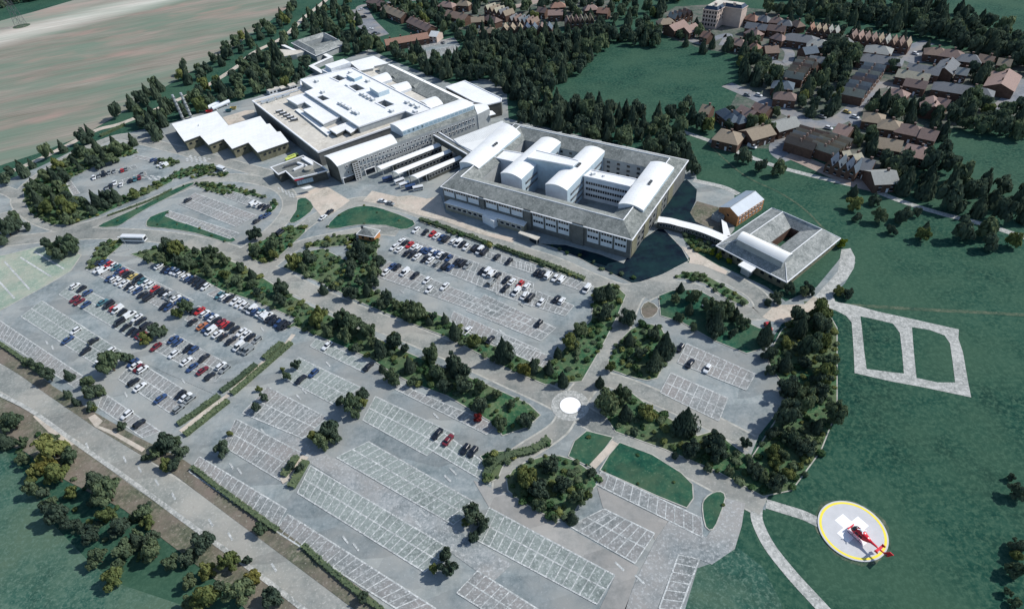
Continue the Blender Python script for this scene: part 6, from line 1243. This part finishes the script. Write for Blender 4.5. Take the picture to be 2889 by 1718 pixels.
belt('d0', None, 6, (3, 4), 'mixed', 'at the foot of the double hedge', 'left end', (1300, 0), (1700, 300), extra=X('d0', '1940,80,26,k 2000,-50,10,o 1430,30,34,k 1350,110,20,d 1560,110,26,k 1440,220,22,o 1520,230,20,k 1265,160,13,k 1540,20,18,d'))
belt('d1', None, 6, (3, 4), 'mixed', 'inside the lower car park', 'left end', (0, 0), (2200, 900), extra=X('c1', '140,990,14,k 62,1080,16,k 95,920,9,o 418,712,17,k 345,805,14,d 300,745,8,o 890,1040,32,d 990,960,22,k 930,1130,18,d 800,1020,18,k 1010,1030,14,o 690,1260,36,k 640,1360,30,d 760,1330,22,k 560,1330,18,o 2005,1165,16,r')+X('d1', '380,230,14,k 440,260,15,k 100,780,22,d 1960,640,34,k 2050,740,26,k 1900,720,16,o 1960,850,20,k 1720,1000,26,k 1740,1140,32,k 1620,1140,15,o 1000,1380,20,k 2110,190,18,d'))
belt('d2', None, 6, (3, 4), 'mixed', 'on the island south of the roundabout', 'left end', (100, 300), (850, 300), extra=X('d2', '265,320,40,o 470,230,32,k 375,420,32,k 380,570,26,d 580,400,30,k 720,500,28,d 780,500,20,o 510,690,12,d 660,685,20,c 830,290,16,k 520,600,11,d'), fs=(.7, .88, 1, 1.12))
belt('c1', [(560, 120), (640, 110), (700, 230), (960, 370), (1260, 430), (1350, 530), (1700, 650), (1870, 700), (1880, 800), (2080, 870), (2400, 1030), (2470, 1120), (2400, 1260), (2150, 1290), (2100, 1150), (1900, 1000), (1700, 900), (1450, 860), (1150, 830), (1050, 650), (900, 520), (700, 430), (560, 380), (520, 250)], 5.8, (2.8, 4.4), 'bushy', 'south of the central road', 'double hedge', (560, 200), (2470, 1200), extra=X('c1', '605,290,30,o 850,320,32,d 1270,500,28,k 1650,770,30,d 1810,740,24,c 1290,840,18,d'))
belt('b0', [(1370, 930), (1480, 840), (1640, 920), (1880, 930), (2000, 1060), (2150, 1090), (2240, 1200), (2473, 1290), (2473, 1400), (2330, 1330), (2100, 1300), (1850, 1180), (1700, 1120), (1560, 1040), (1400, 1030)], 5.8, (2.8, 4.2), 'bushy', 'beside the upper left bays', 'left end', (1370, 900), (2473, 1400), extra=X('b0', '1830,960,24,d 1470,920,28,k 1290,1020,13,d'))
belt('b1', [(900, 870), (1030, 850), (1090, 1020), (1160, 1030), (1090, 1250), (1280, 1330), (1480, 1420), (1680, 1500), (1500, 1560), (1200, 1480), (900, 1400), (650, 1330), (620, 1290), (840, 1150), (900, 1000)], 5.6, (2.8, 4.4), 'mixed', 'north of the central road, hut end', 'brick hut', (980, 860), (1500, 1500), extra=X('b1', '980,920,24,c 650,1280,15,c'))
belt('c1', [(1370, 170), (1560, 210), (1680, 250), (1820, 330), (1860, 480), (2160, 560), (2330, 600), (2473, 700), (2600, 800), (2473, 880), (2200, 740), (1900, 620), (1600, 500), (1350, 400), (1200, 330), (1100, 250), (1200, 120)], 5.8, (2.8, 4.3), 'mixed', 'north of the central road, middle stretch', 'left end', (1200, 150), (2500, 800))
belt('c2', [(20, 560), (180, 640), (320, 680), (450, 740), (440, 620), (540, 470), (600, 420), (720, 380), (830, 200), (880, 0), (1000, -60), (1080, 0), (1150, 100), (1200, 300), (1100, 450), (900, 470), (830, 620), (760, 740), (680, 860), (450, 870), (260, 840), (50, 780)], 6.4, (3.0, 4.6), 'mixed', 'north of the roundabout', 'hospital end', (1000, 0), (300, 850), extra=X('c2', '1150,290,30,k 640,510,28,o 240,740,24,y 980,60,22,c'), fs=(.7, .88, 1, 1.12))
belt('c2', [(1030, 560), (1180, 430), (1340, 400), (1470, 470), (1480, 600), (1410, 700), (1400, 860), (1280, 860), (1060, 790), (1000, 700)], 6.2, (3.2, 4.8), 'mixed', 'on the block east of the roundabout', 'hospital end', (1250, 400), (1200, 860), extra=X('c2', '1385,400,15,c 905,850,18,c 1000,730,18,o'), fs=(.7, .88, 1, 1.12))
belt('c2', [(880, 950), (1000, 920), (1180, 950), (1300, 1080), (1480, 1100), (1600, 1080), (1680, 1230), (1850, 1330), (2050, 1320), (2100, 1480), (1800, 1470), (1450, 1370), (1250, 1270), (1000, 1180), (900, 1090)], 6.3, (3.2, 5.0), 'mixed', 'south edge of the tree-ringed car park', 'roundabout', (880, 1000), (2100, 1480), fs=(.7, .88, 1, 1.12))
belt('c3', [(60, 420), (200, 430), (320, 460), (430, 330), (560, 270), (780, 230), (830, 330), (740, 520), (800, 800), (830, 1060), (840, 1280), (700, 1400), (420, 1484), (100, 1484), (60, 1400), (160, 1300), (260, 1180), (330, 1020), (430, 900), (420, 800), (330, 680), (180, 560)], 6.3, (3.0, 4.8), 'mixed', 'in the eastern shelter belt', 'hospital end', (500, 250), (500, 1484), extra=X('c3', '740,790,32,o 270,750,20,k 440,1330,28,d'), fs=(.7, .88, 1, 1.12))
belt('d3', None, 6, (3, 4), 'mixed', 'at the tip of the eastern belt', 'far end', (300, 0), (300, 450), extra=X('d3', '590,80,30,k 290,110,22,o 370,130,20,d 100,250,26,k 190,310,22,d 330,390,28,k 420,300,22,o 530,240,11,o 300,340,18,d 40,40,20,k'))
belt('d2', None, 6, (3, 4), 'mixed', 'beside the helipad road', 'left end', (1400, 50), (2473, 400), extra=X('d2', '1700,80,32,k 1560,150,12,k 1940,100,34,k 1850,255,14,d 2030,270,18,d 2270,280,26,k 2330,330,18,d 2430,210,20,o'))
belt('c2', [(1500, 130), (1620, 80), (1800, 110), (1820, 200), (2000, 230), (2090, 300), (2180, 330), (2130, 440), (1900, 440), (1720, 370), (1600, 300)], 5.6, (2.8, 4.4), 'mixed', 'on the lawn by the turning loop', 'left end', (1500, 200), (2200, 400), extra=X('c2', '2090,255,18,c 1610,30,14,c 1930,330,30,c')+X('b2', '2370,1400,11,k'))
belt('b3', None, 6, (3, 4), 'mixed', 'beside the clinic', 'clinic porch', (300, 1200), (1000, 1300), extra=X('b3', '420,1280,20,k 320,1350,20,k 590,1280,22,k 560,1310,18,d 860,1295,18,o 945,1320,18,k 890,880,16,l 240,1410,10,k')+X('b2', '1885,965,9,l 1945,990,11,l 2030,1035,10,l'))
belt('b3', [(840, 440), (960, 400), (1100, 430), (1200, 520), (1370, 560), (1600, 600), (1650, 720), (1640, 820), (1400, 820), (1270, 740), (1100, 690), (960, 620), (900, 540)], 8, (3.2, 4.8), 'warm', 'on the meadow below the estate', 'clinic end', (840, 500), (1650, 800))
belt('b1', None, 6, (3, 4), 'mixed', 'around the triangle of lawn near the hut', 'left end', (0, 800), (560, 1100), extra=X('b1', '45,800,22,k 200,900,28,d 60,950,20,d 520,1000,24,k 390,1050,26,o 230,985,14,o 480,1090,16,d'))
belt('b0', [(290, 300), (420, 290), (560, 330), (620, 460), (760, 540), (960, 480), (1020, 520), (900, 590), (640, 680), (500, 680), (360, 600), (260, 540)], 5.6, (3.0, 4.8), 'mixed', 'wooded island, road side', 'ring road end', (250, 450), (1000, 550), extra=X('b0', '570,560,28,o 400,560,22,o 1000,460,18,c 890,480,14,c 1175,450,16,o 580,680,16,d'))
belt('b0', [(330, 250), (480, 210), (640, 110), (760, 60), (900, 10), (1080, 20), (1130, 90), (930, 170), (800, 220), (620, 270), (540, 330), (400, 310)], 6.2, (3.2, 5.0), 'mixed', 'wooded island, field side', 'ring road end', (330, 250), (1130, 50))
belt('b0', None, 6, (3, 4), 'mixed', 'beside the overflow grass parking', 'left end', (0, 700), (700, 950), extra=X('b0', '40,740,30,k 120,720,24,k 130,650,16,d 240,740,12,k 20,850,18,k 400,890,18,k 480,920,24,d 590,890,34,d 510,990,20,k 460,950,20,d'))
belt('d3', None, 6, (3, 4), 'mixed', 'at the right edge of the meadow', 'far end', (2400, 300), (2400, 1484), extra=X('d3', '2360,335,12,k 2420,460,26,k 2440,930,26,k 2410,1010,22,o 2410,1150,28,d 2330,1330,14,d 2400,1430,20,d'))
# the rest of the wooded ground, one mass beyond -----------------
FARB = [
 ('D', [(-30, 440), (60, 398), (120, 368), (175, 340), (230, 308), (238, 322), (180, 358), (120, 388), (60, 420), (-30, 460)], 8.5, (2.6, 4.4), 'mixed'),
 ('D', [(268, 292), (300, 262), (330, 240), (380, 205), (400, 215), (350, 252), (310, 292)], 7, (3, 5), 'dark'),
 ('D', [(440, 178), (500, 150), (560, 112), (600, 85), (660, 52), (715, 8), (735, 8), (690, 62), (630, 100), (570, 138), (500, 182), (450, 200)], 9, (2.8, 4.6), 'mixed'),
 ('D', [(308, 335), (330, 298), (400, 255), (410, 270), (395, 320), (370, 350), (330, 352)], 6.6, (3.4, 5.2), 'dark'),
 ('D', [(405, 262), (430, 245), (520, 205), (560, 190), (620, 150), (650, 130), (680, 140), (720, 165), (755, 155), (750, 172), (735, 195), (700, 205), (640, 220), (560, 240), (500, 262), (440, 285)], 7.4, (3.2, 5.0), 'mixed'),
 ('D', [(640, 122), (680, 98), (740, 60), (780, 20), (830, 0), (880, 5), (890, 40), (870, 70), (840, 82), (790, 88), (740, 80), (690, 110), (670, 130)], 8, (3.0, 4.8), 'mixed'),
 ('D', [(838, 92), (880, 84), (925, 108), (935, 122), (890, 120), (850, 130), (838, 115)], 7, (3.2, 5.0), 'mixed'),
 ('D', [(940, 128), (1000, 120), (1060, 140), (1130, 130), (1140, 90), (1180, 62), (1250, 78), (1310, 72), (1390, 78), (1440, 66), (1500, 75), (1560, 66), (1610, 80), (1600, 108), (1560, 106), (1490, 98), (1440, 138), (1400, 185), (1350, 195), (1335, 240), (1460, 262), (1540, 275), (1600, 290), (1680, 250), (1720, 262), (1720, 320), (1660, 312), (1670, 350), (1705, 400), (1690, 425), (1640, 380), (1500, 345), (1270, 298), (1248, 235), (1200, 185), (1080, 192), (1000, 150)], 6.3, (3.4, 5.4), 'dark'),
 ('D', [(1600, 45), (1640, 0), (1720, -20), (1900, -20), (2000, 20), (2100, 40), (2250, 60), (2400, 110), (2500, 170), (2500, 130), (2420, 60), (2350, 30), (2300, 10), (2160, 0), (2050, -10), (1950, -30), (1640, -40)], 8.5, (4, 6), 'dark'),
 ('D', [(1850, 22), (1980, 42), (2160, 62), (2240, 80), (2290, 102), (2400, 130), (2520, 185), (2520, 135), (2420, 90), (2300, 65), (2200, 45), (2000, 25)], 8, (4, 6), 'dark'),
 ('a3', [(-20, 420), (90, 340), (160, 420), (160, 560), (330, 620), (430, 690), (560, 640), (620, 570), (700, 440), (790, 370), (960, 380), (1000, 500), (930, 620), (890, 760), (850, 960), (640, 1000), (500, 970), (300, 820), (220, 720), (60, 740), (0, 680)], 6.3, (3.2, 5.0), 'mixed'),
 ('a3', [(1120, 900), (1260, 840), (1480, 850), (1560, 900), (1620, 960), (1850, 840), (1980, 830), (2200, 920), (2450, 900), (2500, 1180), (2100, 1140), (1900, 1060), (1750, 1080), (1450, 1050), (1250, 960), (1150, 960)], 6.5, (3.4, 5.2), 'mixed'),
 ('a3', [(1850, 540), (1960, 560), (2150, 600), (2170, 720), (2000, 700), (1860, 640)], 9, (3.2, 4.8), 'mixed'),
 ('a3', [(1240, 560), (1370, 590), (1390, 700), (1300, 730), (1230, 650)], 9, (3.2, 4.6), 'mixed'),
 ('a3', [(1000, 1110), (1130, 1160), (1150, 1330), (1060, 1330), (980, 1210)], 7, (3, 4.6), 'mixed'),
 ('a3', [(1200, 1330), (1400, 1310), (1480, 1400), (1500, 1484), (1330, 1500), (1210, 1450)], 7, (3.2, 4.8), 'mixed'),
 ('a3', [(1680, 1180), (1780, 1170), (1850, 1280), (1800, 1350), (1700, 1340)], 7, (3.2, 5), 'dark'),
 ('a3', [(-150, 950), (60, 1060), (240, 1010), (330, 960), (250, 1090), (100, 1160), (-50, 1100)], 8, (2.8, 4.2), 'mixed'),
 ('b3', [(1370, 140), (1500, 90), (1640, 100), (1700, 190), (1820, 200), (1900, 300), (2050, 330), (2030, 420), (2220, 380), (2400, 400), (2520, 420), (2520, 700), (2200, 700), (2050, 620), (1900, 600), (1600, 520), (1560, 440), (1400, 420), (1330, 300)], 7.6, (3.4, 5.6), 'dark'),
 ('b3', [(1880, 720), (2050, 740), (2200, 800), (2370, 850), (2380, 920), (2200, 920), (2100, 950), (1960, 900), (1880, 820)], 8, (3, 4.8), 'warm'),
 ('D', [(1700, 300), (1770, 290), (1850, 310), (1890, 322), (1830, 348), (1790, 330), (1720, 330)], 8, (2.8, 4.2), 'mixed'),
 ('D', [(1800, 378), (1850, 385), (1910, 400), (1905, 430), (1850, 420), (1795, 402)], 8, (2.8, 4.4), 'dark'),
 ('D', [(-20, 20), (60, 0), (180, -22), (140, -60), (-60, -40)], 8, (4, 6), 'dark'),
 ('D', [(890, 0), (1000, -30), (1300, -20), (1500, 0), (1600, 20), (1590, 50), (1480, 60), (1400, 40), (1250, 55), (1120, 20), (1000, 10)], 9.5, (3.2, 5.0), 'mixed'),
 ('D', [(925, 40), (965, 30), (990, 60), (1060, 62), (1100, 88), (1130, 100), (1120, 62), (1060, 20), (960, 0), (900, 10)], 8, (3, 4.6), 'mixed'),
 ('D', [(1620, 75), (1700, 60), (1720, 95), (1770, 95), (1790, 120), (1720, 125), (1640, 95)], 10, (3, 4.6), 'mixed'),
 ('D', [(1870, 60), (1960, 75), (2080, 100), (2230, 112), (2290, 122), (2240, 100), (2100, 80), (1980, 55), (1880, 45)], 8, (3, 4.6), 'dark'),
 ('D', [(1960, 98), (2020, 104), (2060, 120), (2120, 124), (2100, 145), (2060, 150), (2040, 128), (1970, 122)], 8, (3, 4.4), 'mixed'),
 ('D', [(2290, 160), (2400, 178), (2500, 195), (2500, 215), (2400, 195), (2300, 178)], 9, (3.2, 5), 'dark')]
for t_, poly, sp, rr, mx in FARB: belt(t_, poly, sp, rr, mx, '', '', (0, 0), (1, 1), True, tries=2500)
NEAR.sort(key=lambda e: -e[0])                          # the 300 that show largest stand as trees of their own, the rest join the mass
for _, a in NEAR[:300]: tree(*a)
STUFF += [a[:4] for _, a in NEAR[300:]]
def keep_clear(p, rad):                                 # no tree through a house, road or hall
    return all((p.x-c[0])**2+(p.y-c[1])**2 > (rad+c[2])**2 for c in CLEAR)
CLEAR = [(o.location.x, o.location.y, 4.6) for o in col.objects if o.parent is None and o.get('category') in ('house', 'hall')]
big = MB(); mats_ = ['leaf_dark', 'leaf_mid', 'leaf_olive', 'leaf_yellow']; tint = []
MI = {'c': 0, 'k': 0, 'd': 1, 'o': 2, 'y': 3}
nst = 0
for p, h, r, k in STUFF:
    if not keep_clear(p, r*.5): continue
    nst += 1
    src = tr.choice(LOD[SHAPE_OF[k]]); a = tr.uniform(0, 6.28); ca, sa = math.cos(a), math.sin(a); o = len(big.v); sx = tr.uniform(.9, 1.1)
    big.v += [(p.x+r*sx*(x*ca-y*sa), p.y+r/sx*(x*sa+y*ca), h*z) for x, y, z in src.v]
    big.f += [tuple(i+o for i in f) for f in src.f]; big.m += [MI[k]]*len(src.f); tint += [tr.random()]*len(src.f)
wd = link('woodland', big.mesh('woodland', mats_), None, kind='stuff', label='dark mixed woodland around the estate and along the field lane', category='woodland')
at = wd.data.attributes.new('tint', 'FLOAT', 'FACE'); at.data.foreach_set('value', tint)
# undergrowth in the verges and copses: one mass nobody could count
ug = MB(); tint = []
def scatter(poly, sp, r0, r1):
    for x, y in poisson(poly, sp, 300):
        src = tr.choice(LOD['b']); r = tr.uniform(r0, r1); o = len(ug.v); a = tr.uniform(0, 6.28); ca, sa = math.cos(a), math.sin(a); h = r*tr.uniform(.6, 1.1)
        ug.v += [(x+r*(X_*ca-Y_*sa), y+r*(X_*sa+Y_*ca), .1+h*Z_) for X_, Y_, Z_ in src.v]; ug.f += [tuple(i+o for i in f) for f in src.f]; ug.m += [tr.choice((0, 0, 1, 1, 2))]*len(src.f); tint.extend([tr.random()]*len(src.f))
for g_, mat in VERGES:
    if mat == 'verge_grass': scatter(g_, 2.3, .8, 2.1)
    elif mat == 'lawn': scatter(g_, 9, .5, 1.0)
for t_, pl in (('d0', [(0, -60), (100, 100), (560, 420), (700, 760), (1100, 1150), (1300, 1000), (1050, 560), (700, 280), (320, -100)]), ('b2', [(450, 930), (850, 1090), (1160, 1225), (1260, 1215), (1200, 1190), (900, 1060), (500, 900)])): scatter([(p.x, p.y) for p in qs(t_, pl)], 3.6, .7, 1.7)
us = link('undergrowth', ug.mesh('undergrowth', ['leaf_hedge', 'leaf_mid', 'leaf_olive']), None, kind='stuff', label='low shrubs and ground cover in the planted verges', category='undergrowth')
at = us.data.attributes.new('tint', 'FLOAT', 'FACE'); at.data.foreach_set('value', tint)
# hedges
def hedge(t, pts, w, h, label, n=3):
    c = smooth_line(qs(t, pts), 3); p0 = c[0]; m = MB(); r = random.Random(len(label))
    L = MB(); L.strip(c, w, h*.8)
    for k in range(len(c)-1):
        o4 = L.v[k*4:k*4+4]; a, b, cc, d = [Vector(v) for v in o4]; z0 = lambda v: (v.x, v.y, 0)
        m.quad(a, b, cc, d); m.quad(z0(a), z0(b), b, a); m.quad(z0(cc), z0(d), d, cc)
        ln = (b-a).length
        for _ in range(int(ln*(w+2*h)*2.4)):
            s, u = r.random(), r.random(); v = r.choice((0, 1, 2)); p = lerp(lerp(a, b, s), lerp(d, cc, s), u)
            if v == 1: p = lerp(a, b, s); p = Vector((p.x, p.y, r.uniform(.1, h)))
            if v == 2: p = lerp(d, cc, s); p = Vector((p.x, p.y, r.uniform(.1, h)))
            leaf(m, p+Vector((0, 0, r.uniform(-.1, .25))), Vector((0, 0, 1)), r.uniform(.22, .42), r)
    solo('hedge', m, 'leaf_mid', label, 'hedge', (p0[0], p0[1], 0), 'clipped hedges')
hedge('D', [(435, 1036), (485, 1003), (535, 966)], 1.9, 1.3, 'lowest stretch of the upper hedge in the double hedge'); hedge('D', [(540, 956), (585, 924), (625, 890)], 1.9, 1.3, 'middle stretch of the upper hedge in the double hedge'); hedge('D', [(645, 876), (688, 838)], 2.1, 1.4, 'topmost stretch of the upper hedge in the double hedge')
hedge('D', [(452, 1062), (505, 1020), (558, 978)], 1.9, 1.3, 'lower stretch of the lower hedge in the double hedge'); hedge('D', [(566, 962), (640, 899), (711, 837)], 1.9, 1.3, 'upper stretch of the lower hedge in the double hedge')
hedge('b1', [(1500, 680), (1800, 785), (2120, 905)], 1.5, 1.3, 'long clipped hedge before the quadrangle block, left piece'); hedge('b1', [(2160, 915), (2330, 980), (2473, 1035)], 1.5, 1.3, 'long clipped hedge before the quadrangle block, middle piece'); hedge('b2', [(10, 920), (380, 1050), (770, 1205)], 1.5, 1.3, 'long clipped hedge before the quadrangle block, right piece')
hedge('D', [(0, 838), (58, 878), (110, 918)], 1.2, 1.1, 'thin dark hedge at the left edge of the bays'); hedge('D', [(470, 1140), (560, 1210), (680, 1295)], 1.2, 1.2, 'thin dark hedge along the bottom bays, left piece'); hedge('D', [(740, 1330), (830, 1410), (960, 1510)], 1.2, 1.2, 'thin dark hedge along the bottom bays, right piece')
hedge('D', [(1185, 1165), (1200, 1135), (1240, 1112), (1300, 1098), (1338, 1072)], 2.2, 1.4, 'winding hedge south of the roundabout'); hedge('b0', [(940, 650), (1300, 520), (1500, 420)], .9, .8, 'thin hedge along the diagonal verge by the round-ended car park')
hedge('d1', [(310, 330), (370, 250), (430, 160)], 2.0, 1.3, 'left one of the short hedge pair inside the lower car park'); hedge('d1', [(380, 430), (450, 310), (510, 200)], 2.2, 1.4, 'right one of the short hedge pair inside the lower car park')
mb = MB(); mb.strip(qs('d1', [(290, 370), (370, 320), (430, 260), (500, 150)]), 2.4, .21); struct('bare_bank', mb, 'paving')
hedge('a0', [(880, 1195), (1000, 1140), (1090, 1095)], 1.6, 1.6, 'short hedge between the field and perimeter road')
print('TREES', NTREE[0], 'stuff', nst)

# ------------------------------------------------------------------ camera, sun, sky
cd = bpy.data.cameras.new('camera'); cam = bpy.data.objects.new('camera', cd); col.objects.link(cam)
cd.sensor_fit = 'HORIZONTAL'; cd.sensor_width = 36; cd.lens = 36*FPX/W0; cd.clip_start = 1; cd.clip_end = 8000
M_ = Matrix((RV, UV, -_F)).transposed().to_4x4(); M_.translation = CAM; cam.matrix_world = M_; scene.camera = cam
SUN_AZ, SUN_EL = math.radians(11), math.radians(43)      # azimuth measured from +X towards +Y
sd = Vector((math.cos(SUN_AZ)*math.cos(SUN_EL), math.sin(SUN_AZ)*math.cos(SUN_EL), math.sin(SUN_EL)))
sl = bpy.data.lights.new('sun', 'SUN'); sl.energy = 4.7; sl.angle = math.radians(.53); sl.color = (1, .965, .91)
so = bpy.data.objects.new('sun', sl); col.objects.link(so); so.rotation_euler = sd.to_track_quat('Z', 'Y').to_euler(); so.location = (0, 0, 300)
w = bpy.data.worlds.new('World'); scene.world = w; w.use_nodes = True; t = w.node_tree
sk = t.nodes.new('ShaderNodeTexSky'); sk.sky_type = 'NISHITA'; sk.sun_disc = False; sk.sun_elevation = SUN_EL; sk.sun_rotation = math.atan2(sd.x, sd.y); sk.dust_density = .6
t.links.new(sk.outputs[0], t.nodes['Background'].inputs[0]); t.nodes['Background'].inputs[1].default_value = .145
scene.view_settings.view_transform = 'Standard'; scene.view_settings.look = 'None'; scene.view_settings.exposure = 0
scene.cycles.max_bounces = 4; scene.cycles.diffuse_bounces = 2; scene.cycles.use_denoising = True
